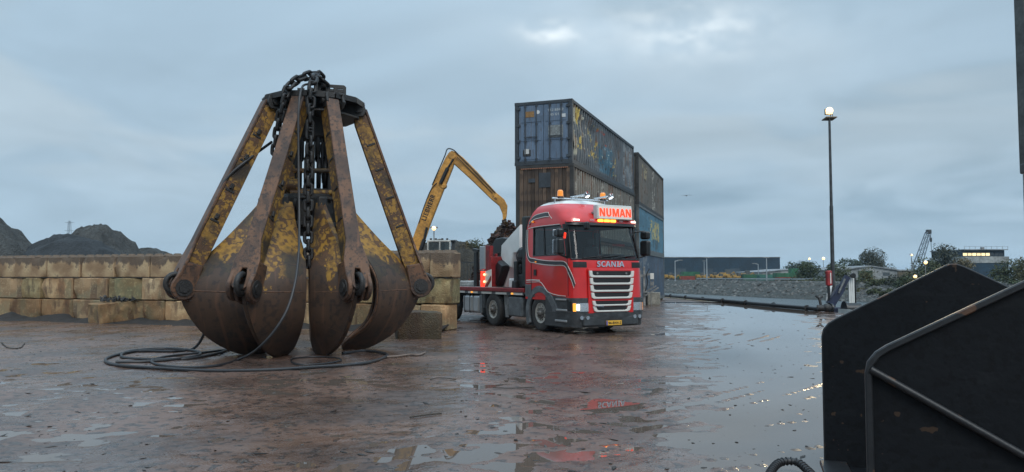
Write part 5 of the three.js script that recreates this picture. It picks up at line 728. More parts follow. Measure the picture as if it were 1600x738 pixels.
// ------------------------------------------------------------------ material handler behind the wall
{
  const Z = 48, P = (px, py) => { const p = at(px, py, Z); return [p.x, p.y]; }, h = thing('material_handler', 'orange yellow material handler with raised boom working behind the block wall', 'material handler', [0, 0, -Z]);
  const boomPts = [[642, 392], [645, 374], [662, 326], [678, 285], [697, 246], [703, 238], [709, 238], [712, 246], [708, 262], [700, 282], [694, 296], [672, 352], [664, 376], [655, 396]];
  part('boom', prism(boomPts.map(([a, b]) => P(a, b)), 0.55, 0.04), M.handler, h);
  part('stick', prism([[700, 241], [706, 236], [714, 239], [724, 247], [745, 268], [776, 302], [788, 312], [793, 322], [792, 336], [790, 346], [786, 346], [785, 334], [780, 322], [768, 312], [735, 280], [712, 259], [703, 251]].map(([a, b]) => P(a, b)), 0.42, 0.03), M.handler, h);
  const rp = (a, b, z) => { const [x, y] = P(a, b); return V(x, y, z); };
  part('stick_cylinder', [rod(rp(689, 288, 0.34), rp(700, 264, 0.34), 0.12), rod(rp(700, 264, 0.34), rp(709, 250, 0.34), 0.06)], M.black, h); part('boom_cylinder', [rod(rp(657, 396, 0.42), rp(664, 375, 0.42), 0.13), rod(rp(664, 375, 0.42), rp(668, 356, 0.42), 0.08)], M.black, h);
  part('pivot', [cyl(0.22, 0.22, 0.62, ...P(707, 244), 0, 'z', 18), cyl(0.2, 0.2, 0.64, ...P(693, 290), 0, 'z', 18), cyl(0.12, 0.12, 0.5, ...P(788, 344), 0, 'z', 14)], M.handler, h);
  parts('hose_run', [tube([rp(676, 290, 0.3), rp(684, 272, 0.36), rp(696, 244, 0.34), rp(700, 234, 0.3), rp(708, 235, 0.28), rp(716, 242, 0.25)], 0.04, 40, 6), tube([rp(716, 242, 0.26), rp(730, 256, 0.26), rp(752, 279, 0.26), rp(774, 302, 0.24)], 0.03, 30, 6), tube([rp(714, 246, 0.3), rp(740, 272, 0.25), rp(770, 303, 0.25)], 0.025, 30, 6), tube([rp(655, 350, 0.32), rp(664, 322, 0.34), rp(675, 296, 0.32), rp(683, 287, 0.34)], 0.03, 30, 6)], M.rubber, h);
  { const [x0, y0] = P(662, 342), [x1, y1] = P(675, 308); const ang = Math.atan2(y1 - y0, x1 - x0), g = text('LIEBHERR', 1.7, 0.3, 0.012); g.rotateZ(ang).translate((x0 + x1) / 2 + 0.06, (y0 + y1) / 2, 0.277); part('lettering', g, M.dark, h); }
  { const g = text('LH', 0.3, 0.14, 0.01); const [x0, y0] = P(773, 310); g.rotateZ(-0.7).translate(x0, y0, 0.212); part('lettering', g, M.dark, h); }
  // cab, house, undercarriage (mostly hidden by the wall)
  const wm = S({ map: rep(tGrime, 0.6), color: C(0.7, 0.72, 0.7), roughness: 0.5 }), [cx] = P(688, 390), cab = part('cab', [rb(1.45, 0.12, 1.5, 0.04, cx, 3.76, 0.3), rb(1.45, 0.5, 1.5, 0.05, cx, 2.45, 0.3), ...[[-0.68, -0.4], [0.68, -0.4], [-0.68, 1.0], [0.68, 1.0], [0.05, 1.0]].map(([x, z]) => rb(0.09, 1.15, 0.09, 0.02, cx + x, 3.15, z)), rb(0.9, 1.1, 0.06, 0.02, cx - 0.2, 3.15, -0.4)], wm, h);
  parts('cab_glass', [bx(0.62, 0.98, 0.02, cx - 0.31, 3.2, 1.0), bx(0.5, 0.98, 0.02, cx + 0.37, 3.2, 1.0), bx(0.02, 0.98, 1.25, cx + 0.69, 3.2, 0.3)], M.glass, cab); parts('roof_lamp', [-0.5, -0.2, 0.2, 0.5].map((x) => rb(0.14, 0.1, 0.1, 0.02, cx + x, 3.88, 0.9)), M.black, cab); part('cab_guard', [rb(0.22, 1.2, 0.08, 0.02, cx + 0.86, 3.2, 0.8), rb(0.4, 0.08, 1.2, 0.02, cx + 0.8, 3.78, 0.4)], M.plastic, cab);
  const [bx0] = P(650, 395); part('house', [rb(3.6, 1.3, 2.6, 0.12, bx0 - 0.6, 2.2, -0.3), rb(1.2, 0.9, 2.5, 0.15, bx0 - 2.2, 2.1, -0.3)], M.handler, h); part('slew_ring', cyl(0.9, 0.9, 0.35, bx0, 1.4, 0, 'y', 24), M.dark, h); part('undercarriage', [rb(5.0, 0.5, 1.4, 0.08, bx0, 1.0, 0)], M.plastic, h);
  for (const x of [-1.8, 1.8]) for (const z of [-1.1, 1.1]) { const w = part('wheel', place(new THREE.LatheGeometry([[0.3, -0.22], [0.55, -0.24], [0.62, -0.18], [0.62, 0.18], [0.55, 0.24], [0.3, 0.22], [0.1, 0.2], [0.1, -0.2], [0.3, -0.22]].map(([r, y]) => new THREE.Vector2(r, y)), 26), bx0 + x, 0.6, z, Math.PI / 2), M.tyre, h); void w; }
}
// ------------------------------------------------------------------ heaps
function heap(name, label, cx, cz, rx, rz, H, mat, seed, o = {}) {
  const n = 56, grid = []; for (let i = 0; i <= n; i++) { const row = []; for (let j = 0; j <= n; j++) { const u = i / n * 2 - 1, v = j / n * 2 - 1, d = Math.hypot(u, v), w = 0.22 * (fbm(u * 2.2 + seed, v * 2.2, 3, seed) - 0.5); let y = H * Math.max(0, 1 - Math.max(0, d + w * 1.2) ** (o.pow || 1.15)); y *= 1 + 0.16 * (fbm(u * 5, v * 5 + seed, 4, seed + 3) - 0.5); if (y > 0.05) y += (o.rough || 0.25) * (fbm(u * 14, v * 14, 3, seed + 7) - 0.5); row.push(V(cx + u * rx, y - 0.1, cz - v * rz)); } grid.push(row); }
  return single(name, label, 'heap', smooth(plate(grid, 0.05, false)), mat, null, o.kind, false);
}
{
  const coal = S({ map: rep(tGrime, 0.25), color: C(0.035, 0.042, 0.05), roughness: 0.85, bumpMap: rep(tGrain, 0.35), bumpScale: 0.12 }), grit = S({ map: rep(tGrime, 0.25), color: C(0.085, 0.09, 0.09), roughness: 0.9, bumpMap: rep(tGrain, 0.3), bumpScale: 0.2 }), earth = S({ map: rep(tGrime, 0.2), color: C(0.055, 0.048, 0.036), roughness: 0.95, bumpMap: rep(tGrain, 0.3), bumpScale: 0.2 });
  let p = at(110, 432, 47); heap('slag_heap', 'smooth black heap with a flat topped shoulder behind the block wall', p.x + 0.2, p.z, 4.4, 4.4, 4.1, coal, 11, { pow: 2.8, rough: 0.15 });
  p = at(150, 432, 52); heap('slag_heap', 'peaked grey black rubble heap rising above the smooth black heap', p.x - 0.1, p.z, 4.2, 5.0, 5.2, grit, 23, { rough: 0.45, pow: 1.9 });
  p = at(-60, 432, 46); heap('slag_heap', 'grey rubble heap cut off beyond the end of the wall', p.x + 0.4, p.z, 6.4, 6, 5.9, grit, 31, { rough: 0.45, pow: 1.5 });
  p = at(235, 432, 56); heap('slag_heap', 'low grey heap tailing off toward the grab', p.x - 0.4, p.z, 5.8, 4, 3.8, grit, 41, { rough: 0.3, pow: 1.8 });
  p = at(735, 432, 66); heap('earth_heap', 'brown overgrown earth heap behind the truck bed', p.x - 3, p.z - 3, 9, 6, 4.7, earth, 51, { rough: 0.5, pow: 2.4 });
  // scrap heap being loaded
  p = at(788, 432, 45); const sc = heap('scrap_heap', 'dark pile of mixed scrap metal under the handler stick', p.x + 0.15, p.z, 2.7, 2.6, 4.75, S({ map: rep(tRust, 0.4), color: C(0.35, 0.33, 0.33), roughness: 0.9 }), 61, { rough: 0.5, kind: 'stuff', pow: 1.3 }); sc.userData.category = 'scrap';
  const R = rngOf(66), n = 1700, im = new THREE.InstancedMesh(boxUV(new THREE.BoxGeometry(1, 1, 1)), S({ map: rep(tRust, 1.2), roughness: 0.6, metalness: 0.2 }), n), m = new THREE.Matrix4(), q = new THREE.Quaternion(), col = new THREE.Color();
  for (let i = 0; i < n; i++) { const a = R() * 6.283, r = Math.sqrt(R()), y = 4.75 * Math.max(0, 1 - r ** 1.3) + 0.25 * (R() - 0.3); q.setFromEuler(new THREE.Euler(R() * 6, R() * 6, R() * 6)); const k = 0.06 + 0.16 * R(); m.compose(V(p.x + 0.15 + Math.cos(a) * r * 2.7, y, p.z + Math.sin(a) * r * 2.6), q, V(k * (1 + 2.2 * R()), k * 0.4, k)); im.setMatrixAt(i, m); const c = R(); if (c < 0.72) col.setRGB(0.35, 0.3, 0.29).multiplyScalar(0.3 + 0.9 * R()); else if (c < 0.84) col.setRGB(1.1, 1.05, 1.0); else if (c < 0.93) col.setRGB(0.9, 0.5, 0.4); else col.setRGB(0.8, 0.9, 0.5); im.setColorAt(i, col); }
  im.name = 'scrap_pieces'; im.castShadow = im.receiveShadow = true; scene.add(im); tag(im, 'jumbled bent metal pieces covering the scrap pile', 'scrap', null, 'stuff');
  // picket railing and site lamp behind the truck
  const f = thing('railing', 'dark upright bar railing in front of the earth heap', 'railing', [at(738, 432, 42).x, 0, -42]); part('rail', [bx(4.0, 0.06, 0.05, 0, 2.35, 0), bx(4.0, 0.06, 0.05, 0, 1.0, 0)], M.plastic, f); for (let i = 0; i < 22; i++) part('picket', bx(0.035, 2.3, 0.035, -1.95 + i * 0.186, 1.18, 0.0), M.plastic, f);
}
function lampPost(name, label, px, pyTop, pyBase, Z, o = {}) {
  const t = at(px, pyTop, Z), base = o.base ?? 0.6, H = t.y - base, l = thing(name, label, 'lamp post', [t.x, base, -Z], 0, o.group); part('pole', cyl(0.05 * (o.k || 1), 0.085 * (o.k || 1), H, 0, H / 2, 0, 'y', 10), o.mat || M.galv, l);
  if (o.arm) part('bracket', [rod(V(0, H - 0.05, 0), V(o.arm, H + 0.12, 0), 0.04 * (o.k || 1))], o.mat || M.galv, l);
  const hd = part('lamp_head', rb(0.7 * (o.k || 1), 0.14, 0.26, 0.04, (o.arm || 0), H + 0.14, 0), M.galv, l); if (o.lit) part('lamp_glass', new THREE.SphereGeometry(o.lit, 12, 8).translate((o.arm || 0), H + 0.05, 0.1), M.warmDim, hd); return l;
}
lampPost('site_lamp', 'lit yellow site lamp on a thin pole behind the handler cab', 678, 358, 0, 70, { base: -0.06, lit: 0.2 });
// ------------------------------------------------------------------ pontoon, light mast and quay gear
{
  const Z = 36.5, k = F / Z; const P = (px, py, z = 36.5) => at(px, py, z);
  const pon = thing('work_pontoon', 'grey work pontoon moored at the quay beneath the light mast', 'pontoon', [17.2, 0, -36.5]);
  part('hull', [rb(4.4, 1.5, 7.5, 0.12, 0.1, -1.0, 0.3)], S({ map: rep(tGrime, 0.5), color: C(0.05, 0.06, 0.07), roughness: 0.6 }), pon); part('deck', [rb(4.3, 0.06, 7.3, 0.02, 0.1, -0.215, 0.3)], S({ map: rep(tGrime, 0.6), color: C(0.3, 0.31, 0.31), roughness: 0.7 }), pon);
  parts('fender', [cyl(0.3, 0.3, 0.9, -2.15, -0.7, 2.4, 'y', 16), cyl(0.3, 0.3, 0.9, -2.15, -0.7, -0.4, 'y', 16)], M.rubber, pon); part('bulwark', [bar(V(-2.0, -0.05, 4.0), V(-2.05, -0.05, 0.2), 0.08, 0.3), bar(V(-2.0, 0.05, 3.9), V(2.1, 0.05, 3.9), 0.08, 0.3)], M.white, pon); part('winch', [cyl(0.28, 0.28, 0.7, -1.6, 0.1, 1.2, 'x', 18), rb(0.9, 0.2, 0.7, 0.04, -1.5, -0.1, 1.2), cyl(0.36, 0.36, 0.06, -1.95, 0.1, 1.2, 'x', 18)], M.black, pon);
  // light mast
  const mx = P(1299, 300, 37).x, mt = at(1297, 186, 37).y, mast = thing('light_mast', 'tall dark light mast with one glowing floodlight standing on the pontoon', 'light mast', [mx, -0.19, -37]); const H = mt + 0.19;
  part('lower_pole', cyl(0.085, 0.1, H * 0.55, 0, H * 0.275, 0, 'y', 16), M.plastic, mast); part('upper_pole', cyl(0.055, 0.07, H * 0.45, 0, H * 0.775, 0, 'y', 16), M.plastic, mast); part('platform', [place(prism([[-0.32, -0.16], [0.2, -0.16], [0.32, 0.16], [-0.2, 0.16]], 0.06, 0.01), 0, H + 0.02, 0, Math.PI / 2 - 0.35)], S({ map: rep(tGrime, 1), color: C(0.2, 0.15, 0.1), roughness: 0.6 }), mast); part('stub', [rod(V(0.06, H, 0), V(0.06, H + 0.3, 0), 0.02), rod(V(0.16, H, 0), V(0.16, H + 0.28, 0), 0.02)], M.galv, mast);
  const fl = part('floodlight', [rb(0.34, 0.3, 0.16, 0.04, -0.04, H + 0.36, -0.02)], M.galv, mast); part('lamp_face', rb(0.3, 0.26, 0.03, 0.01, -0.04, H + 0.36, 0.08), M.warmGlow, fl); part('lamp_bulb', new THREE.SphereGeometry(0.17, 18, 12).translate(-0.04, H + 0.38, 0.12), M.warmGlow, fl);
  const pt = new THREE.SpotLight(new THREE.Color(1, 0.78, 0.46), 110, 0, 0.95, 0.6, 2); pt.position.set(mx - 0.04, mt + 0.2, -37 + 0.36); pt.target.position.set(mx - 12, 0, -37 + 20); pt.castShadow = true; pt.shadow.radius = 8; scene.add(pt); scene.add(pt.target);
  // red safety cabinet
  const sc = thing('safety_cabinet', 'red lifebuoy cabinet on a dark post beside the light mast', 'cabinet', [P(1289, 440).x, 0, -36.0]); const y0 = P(1289, 447, 36).y, y1 = P(1289, 423, 36).y; part('cabinet', [rb(0.26, y1 - y0, 0.22, 0.06, 0, (y0 + y1) / 2, 0)], S({ map: rep(tGrime, 1), color: C(0.42, 0.03, 0.035), roughness: 0.5 }), sc); part('post', [bx(0.1, y0 + 0.25, 0.1, -0.02, (y0 - 0.2) / 2, 0)], M.black, sc); part('base_plate', [bx(0.3, 0.03, 0.3, 0, -0.185, 0)], M.black, sc); part('pale_band', rb(0.05, (y1 - y0) * 0.7, 0.01, 0.003, 0.04, (y0 + y1) / 2, 0.112), M.cream, sc);
  const pn = thing('inclined_plank', 'pale grey plank leaning against the light mast foot', 'plank', [0, 0, 0]); part('plank', bar(P(1294, 474, 36.2), P(1297.5, 446, 36.6), 0.2, 0.05, V(0, 0, 1)), M.silver, pn);
  // blue davit
  const dv = thing('davit', 'dark blue davit arm leaning up beside the white post', 'davit', [0, 0, 0]), bl = S({ map: rep(tGrime, 0.8), color: C(0.02, 0.032, 0.085), roughness: 0.5 }); part('arm', [bar(P(1298, 476, 36), P(1315, 449, 36), 0.34, 0.3, V(0, 0, 1)), bar(P(1314, 451, 36), P(1325, 432, 36), 0.24, 0.22, V(0, 0, 1))], bl, dv); part('foot', [rb(0.7, 0.35, 0.6, 0.05, P(1301, 478).x, -0.02, -36)], bl, dv); part('sheave', cyl(0.12, 0.12, 0.12, P(1326, 431).x, P(1326, 431).y, -36.0, 'z', 16), M.black, dv); part('strut', [rod(P(1311, 458, 35.8), P(1321, 436, 35.8), 0.045)], M.galv, dv);
  const wp = thing('white_post', 'white flat post with black edge beside the blue davit', 'post', [P(1326.5, 450).x, 0, -36.2]); const h1 = P(1326, 434).y; part('panel', [rb(0.26, h1 + 0.19, 0.08, 0.01, 0, (h1 - 0.19) / 2, 0)], M.white, wp); part('edge', [rod(V(0.18, -0.19, 0), V(0.18, h1 + 0.05, 0), 0.04)], M.black, wp); part('seam', [bx(0.015, h1 + 0.1, 0.01, -0.04, (h1 - 0.19) / 2, 0.043), bx(0.015, h1 + 0.1, 0.01, 0.05, (h1 - 0.19) / 2, 0.043)], M.galv, wp);
  const yb = thing('yellow_pump', 'small yellow pump set on the pontoon at the white post', 'pump', [P(1331, 476).x, -0.18, -35.4]); part('body', [rb(0.42, 0.34, 0.4, 0.1, 0.02, 0.22, 0)], S({ map: rep(tGrime, 1), color: C(0.6, 0.4, 0.03), roughness: 0.5 }), yb); part('motor', [cyl(0.13, 0.13, 0.4, -0.3, 0.2, 0, 'x', 16), rb(0.8, 0.08, 0.4, 0.02, -0.08, 0.03, 0)], M.black, yb);
  void k;
  // discharge pipe along the quay edge with a valve at its end
  const a = onLevel(1030, 461.3, 0.1), b = onLevel(1278, 483.5, 0.1); const pipe = thing('discharge_pipe', 'long dark rubber pipe lying along the quay edge', 'pipe', [0, 0, 0]); a.y = 0.09; b.y = 0.1; const dir = b.clone().sub(a); const mids = [0, 0.2, 0.4, 0.6, 0.8, 1].map((t, i) => a.clone().addScaledVector(dir, t).add(V((i % 2 ? 0.08 : -0.06), 0, 0)));
  part('tube', smooth(tube(mids, 0.1, 120, 12)), M.rubber, pipe); const fg = []; for (let i = 0; i < 7; i++) { const p = a.clone().addScaledVector(dir, 0.12 + i * 0.14); fg.push(cyl(0.13, 0.13, 0.1, p.x, p.y + 0.02, p.z, 'z', 16)); } parts('flange', fg, M.soot, pipe);
  const v = thing('pipe_valve', 'black Y shaped valve fitting at the end of the dark pipe', 'valve', [b.x, 0.0, b.z]); part('body', [rod(V(-0.1, 0.16, 0.2), V(0.5, 0.16, 0.35), 0.15), rod(V(0.1, 0.16, 0.2), V(0.05, 0.6, 0.1), 0.06), rod(V(0.05, 0.58, 0.1), V(-0.12, 0.72, 0.1), 0.05), rod(V(0.05, 0.58, 0.1), V(0.2, 0.7, 0.1), 0.05), new THREE.SphereGeometry(0.2, 14, 10).translate(0.3, 0.17, 0.3)], M.soot, v); part('clamp', [cyl(0.2, 0.2, 0.08, 0.5, 0.17, 0.36, 'x', 16)], M.black, v);
}

// ------------------------------------------------------------------ trees and shrubs
const leafM = [C(0.045, 0.06, 0.026), C(0.06, 0.07, 0.03), C(0.085, 0.078, 0.03), C(0.05, 0.055, 0.036), C(0.11, 0.085, 0.04)].map((c) => S({ color: c, roughness: 0.9, side: THREE.DoubleSide })), bark = S({ color: C(0.05, 0.042, 0.035), roughness: 0.9 });
function crownGeo(w, h, n, ls, seed, base) {
  const R = rngOf(seed), pos = [], cl = []; const nb = 15; for (let i = 0; i < nb; i++) { const a = R() * 6.283, r = 0.8 * Math.sqrt(R()), y = R(); cl.push([Math.cos(a) * r * w / 2 * (1.05 - 0.55 * y), base + (0.12 + 0.8 * y) * h, Math.sin(a) * r * w / 2 * (1.05 - 0.55 * y), (0.16 + 0.16 * R()) * Math.min(w, h * 1.6)]); }
  for (let i = 0; i < n; i++) { const c = cl[Math.floor(R() * nb)], u = R() * 2 - 1, a = R() * 6.283, s = Math.sqrt(1 - u * u), rr2 = c[3] * (0.35 + 0.75 * Math.pow(R(), 0.5)); const x = c[0] + Math.cos(a) * s * rr2, y = c[1] + u * rr2 * 0.85, z = c[2] + Math.sin(a) * s * rr2; const q = ls * (0.6 + 0.8 * R()); for (let k = 0; k < 3; k++) pos.push(x + (R() - 0.5) * q * 2, y + (R() - 0.5) * q * 1.6, z + (R() - 0.5) * q * 2); }
  const g = new THREE.BufferGeometry(); g.setAttribute('position', new THREE.Float32BufferAttribute(pos, 3)); g.computeVertexNormals(); return g;
}
function tree(label, x, z, h, w, mi, seed, o = {}) {
  const y0 = o.y ?? 0.6, t = thing(o.name || 'tree', label, o.cat || 'tree', [x, y0, z], 0, o.group), R = rngOf(seed * 3 + 1), br = [rod(V(0, -0.1, 0), V(0.1, h * 0.5, 0), 0.035 * h, 0.018 * h, 8)];
  for (let i = 0; i < 7; i++) { const a = R() * 6.283, y = h * (0.22 + 0.4 * R()); br.push(rod(V(0.04, y, 0), V(Math.cos(a) * w * 0.33, y + h * (0.16 + 0.18 * R()), Math.sin(a) * w * 0.33), 0.012 * h, 0.004 * h, 5)); }
  part('trunk', br, bark, t); part('crown', crownGeo(w, h * (1 - (o.bare ?? 0.2)), o.n || 2400, o.ls || Math.max(0.16, w * 0.035), seed, h * (o.bare ?? 0.2)), leafM[mi], t); return t;
}
const gx = (px, Z) => (px - 800) / F * Z;
tree('large round grey green tree behind the pale hall', gx(1367, 150), -150, 5.6, 6.6, 3, 701, { n: 9000, bare: 0.1, ls: 0.2 });
tree('tall thin crowned tree beside the lattice crane', gx(1478, 130), -130, 6.1, 4.6, 3, 703, { n: 2600, ls: 0.22 });
tree('wide olive tree at the foot of the lattice crane', gx(1443, 125), -125, 3.4, 5.4, 1, 705, { n: 2600, bare: 0.05, ls: 0.24 });
tree('low brownish tree between the tall tree and the office block', gx(1503, 128), -128, 3.6, 4.2, 4, 707, { n: 1600, bare: 0.1, ls: 0.22 });
tree('olive green tree below the office block', gx(1578, 95), -95, 2.5, 5.0, 1, 709, { n: 2600, bare: 0.05, ls: 0.17 });
tree('yellowish tree at the far right beyond the loader bucket', gx(1606, 90), -90, 2.7, 4.6, 2, 711, { n: 2400, bare: 0.05, ls: 0.17 });
tree('dark bushy tree beside the red cabinet on the far bank', gx(1263, 128), -128, 2.9, 4.8, 0, 713, { n: 3000, bare: 0.02, ls: 0.2 });
tree('dark green tree behind the light mast', gx(1306, 120), -120, 2.5, 5.0, 1, 715, { n: 3000, bare: 0.02, ls: 0.2 });
tree('far dark tree row end above the pale shed roof', gx(1240, 330), -330, 6.0, 14, 0, 717, { n: 1500, bare: 0.1, ls: 0.6 });
tree('far pointed tree above the pale shed roof', gx(1256, 340), -340, 7.2, 9, 0, 719, { n: 1200, bare: 0.1, ls: 0.55 });
tree('far broad tree at the end of the pale shed', gx(1322, 300), -300, 6.5, 22, 0, 721, { n: 2600, bare: 0.05, ls: 0.6 });
tree('small rust orange tree top showing behind the rubble heap', at(181, 372, 64).x, -64, 5.4, 1.5, 4, 723, { n: 700, bare: 0.55, ls: 0.11, y: -0.06 });
{ // shrubs on the bank slope
  const R = rngOf(88); const set = [[1215, 137, 1.6, 4], [1228, 132, 2.2, 5], [1246, 126, 2.6, 5.5], [1262, 121, 2.0, 5], [1280, 116, 2.4, 5], [1298, 112, 2.0, 5], [1316, 108, 2.4, 5], [1336, 104, 2.0, 4.6], [1354, 101, 3.1, 3.6], [1368, 98, 2.0, 4.4], [1384, 97, 2.2, 4.2], [1400, 95, 2.6, 4.2], [1415, 93, 2.4, 4], [1432, 91, 2.2, 4], [1240, 119, 1.3, 4], [1270, 112, 1.4, 4], [1300, 106, 1.4, 4], [1325, 101, 1.4, 4], [1345, 98, 1.3, 4], [1366, 94, 1.3, 3.6], [1388, 91, 1.3, 3.6], [1408, 89, 1.3, 3.6], [1590, 80, 1.9, 4]];
  set.forEach(([px, Z, h, w], i) => { const yy = i >= 14 && i < 22 ? -0.7 : 0.1; tree('leafy olive shrub on the far canal bank', gx(px, Z), -Z, h * (i === 8 ? 0.8 : 0.5), w * 0.8, [1, 3, 0, 2, 1][i % 5], 800 + i, { name: 'bank_shrub', cat: 'shrub', group: 'shrubs along the far canal bank', n: 1100, bare: 0.0, ls: 0.16, y: yy }); });
  void R;
  [[702, 62, 1.0, 2.2, 4.1], [716, 63, 0.9, 2.4, 4.0], [728, 62, 1.0, 2.6, 4.1], [742, 62, 1.1, 2.2, 4.0], [755, 63, 0.9, 2.2, 3.8]].forEach(([px, Z, h, w, y], i) => tree(['rusty brown bush on the earth heap above the end of the wall', 'grey brown bush on the earth heap', 'widest rusty bush on top of the earth heap', 'olive bush on the earth heap above the picket railing', 'grey brown bush on the earth heap next to the scrap pile'][i], gx(px, Z + 6), -(Z + 6), h, w, [4, 3, 4, 1, 3][i], 850 + i, { name: 'heap_bush', cat: 'bush', group: 'bushes on the earth heap', n: 700, bare: 0, ls: 0.1, y: y - 0.4 }));
}
// ------------------------------------------------------------------ buildings across the canal
function hall(label, x0, x1, z, y0, y1, depth, wall, roof, o = {}) {
  const w = x1 - x0, h = y1 - y0, b = thing(o.name || 'warehouse', label, 'building', [(x0 + x1) / 2, y0, z], o.turn || 0);
  part('wall', o.gable ? prism([[-w / 2, 0], [w / 2, 0], [w / 2, h - o.gable], [o.gx ?? 0, h], [-w / 2, h - o.gable]], depth).translate(0, 0, -depth / 2) : bx(w, h, depth, 0, h / 2, -depth / 2), wall, b);
  if (o.gable) { const e = o.gx ?? 0; part('roof', [bar(V(-w / 2 - 0.2, h - o.gable + 0.12, -depth / 2), V(e, h + 0.12, -depth / 2), depth + 0.6, 0.2), bar(V(e, h + 0.12, -depth / 2), V(w / 2 + 0.2, h - o.gable + 0.12, -depth / 2), depth + 0.6, 0.2)], roof, b); } else part('roof_edge', [bx(w + 0.3, 0.25, 0.3, 0, h + 0.05, 0.05), bx(w + 0.3, 0.25, depth, 0, h + 0.02, -depth / 2 - 0.2)], roof, b);
  if (o.ribs) { const r = []; for (let i = 0; i < o.ribs; i++) r.push(bx(0.12, h - 0.2, 0.06, -w / 2 + (i + 0.5) * w / o.ribs, h / 2, 0.03)); part('cladding_rib', r, wall, b); }
  return b;
}
const cl = (r, g, b) => S({ map: rep(tGrime, 0.08), color: C(r, g, b), roughness: 0.6 });
{
  const navy = cl(0.008, 0.042, 0.08), pale = cl(0.42, 0.45, 0.46), grey = cl(0.46, 0.5, 0.53), top = cl(0.3, 0.33, 0.36);
  const Z = 260, y1 = at(1100, 402.5, Z).y; const wh = hall('long dark blue warehouse across the canal', gx(960, Z), gx(1219, Z), -Z, 0.6, y1, 60, navy, top, { ribs: 40 }); for (let i = 0; i < 6; i++) part('loading_door', bx(3.4, 3.6, 0.1, -24 + i * 9.2, 1.8, 0.06), cl(0.06, 0.09, 0.12), wh);
  const Z2 = 200; const ps = hall('low pale shed with grey roof beside the blue warehouse', gx(1190, Z2), gx(1270, Z2), -Z2, 0.6, at(1220, 421, Z2).y, 24, pale, top, { gable: 0.9, gx: 2.5, ribs: 16 }); for (let i = 0; i < 5; i++) part('window', bx(1.2, 0.8, 0.08, -5 + i * 2.3, 1.4, 0.05), cl(0.12, 0.15, 0.17), ps);
  const Z3 = 140; const ph = hall('pale grey hall with low pitched roof behind the bank shrubs', gx(1312, Z3), gx(1402, Z3), -Z3, 0.6, at(1360, 417, Z3).y, 20, grey, top, { gable: 0.75, gx: 0.4, ribs: 22 }); part('hall_door', bx(2.6, 2.0, 0.1, -0.6, 1.0, 0.08), cl(0.03, 0.08, 0.05), ph); part('window', bx(1.2, 0.6, 0.08, 3.2, 1.4, 0.05), cl(0.1, 0.13, 0.15), ph);
  hall('small tan shed next to the pale hall', gx(1403, 142), gx(1430, 142), -142, 0.6, at(1415, 423, 142).y, 8, cl(0.2, 0.17, 0.12), top, { ribs: 8 });
  // office block with lit top floor
  const Z4 = 170, xa = gx(1508, Z4), xb = gx(1576, Z4), yb = at(1540, 411, Z4).y, yc = at(1540, 401, Z4).y, yd = at(1540, 391, Z4).y, ob = thing('office_block', 'dark blue office block with white band and lit top floor windows', 'building', [(xa + xb) / 2, 0.6, -Z4]), w = xb - xa;
  part('wall', bx(w, yb - 0.6, 14, 0, (yb - 0.6) / 2, -7), navy, ob); part('band', bx(w + 0.3, yc - yb, 14.2, 0, (yb + yc) / 2 - 0.6, -7), pale, ob); part('upper_wall', bx(w - 0.5, yd - yc, 13, -0.1, (yc + yd) / 2 - 0.6, -7.2), navy, ob); part('roof_slab', bx(w + 0.1, 0.18, 14, 0, yd - 0.5, -7), top, ob); part('roof_rail', [bx(w, 0.05, 0.05, 0, yd + 0.2, 0), ...Array.from({ length: 9 }, (_, i) => bx(0.05, 0.7, 0.05, -w / 2 + i * w / 8, yd - 0.1, 0)), bx(0.6, 0.5, 0.6, 1.0, yd - 0.1, -3)], M.galv, ob);
  for (let i = 0; i < 9; i++) { const lit = i < 6; const g = part('window', bx(w / 9.6 - 0.12, (yc < yd ? (yd - yc) * 0.42 : 0.5), 0.08, -w / 2 + 0.5 + i * w / 9.6, yc - 0.6 + (yd - yc) * 0.34, -0.66), lit ? S({ color: C(0.6, 0.5, 0.3), emissive: C(1, 0.78, 0.4), emissiveIntensity: 0.75 + 0.35 * hsh(i, 1, 2), roughness: 0.4 }) : cl(0.05, 0.07, 0.09), ob); part('mullion', bx(0.1, (yd - yc) * 0.6, 0.1, -w / 2 + 0.5 + (i + 0.5) * w / 9.6, yc - 0.6 + (yd - yc) * 0.34, -0.62), navy, g); }
}
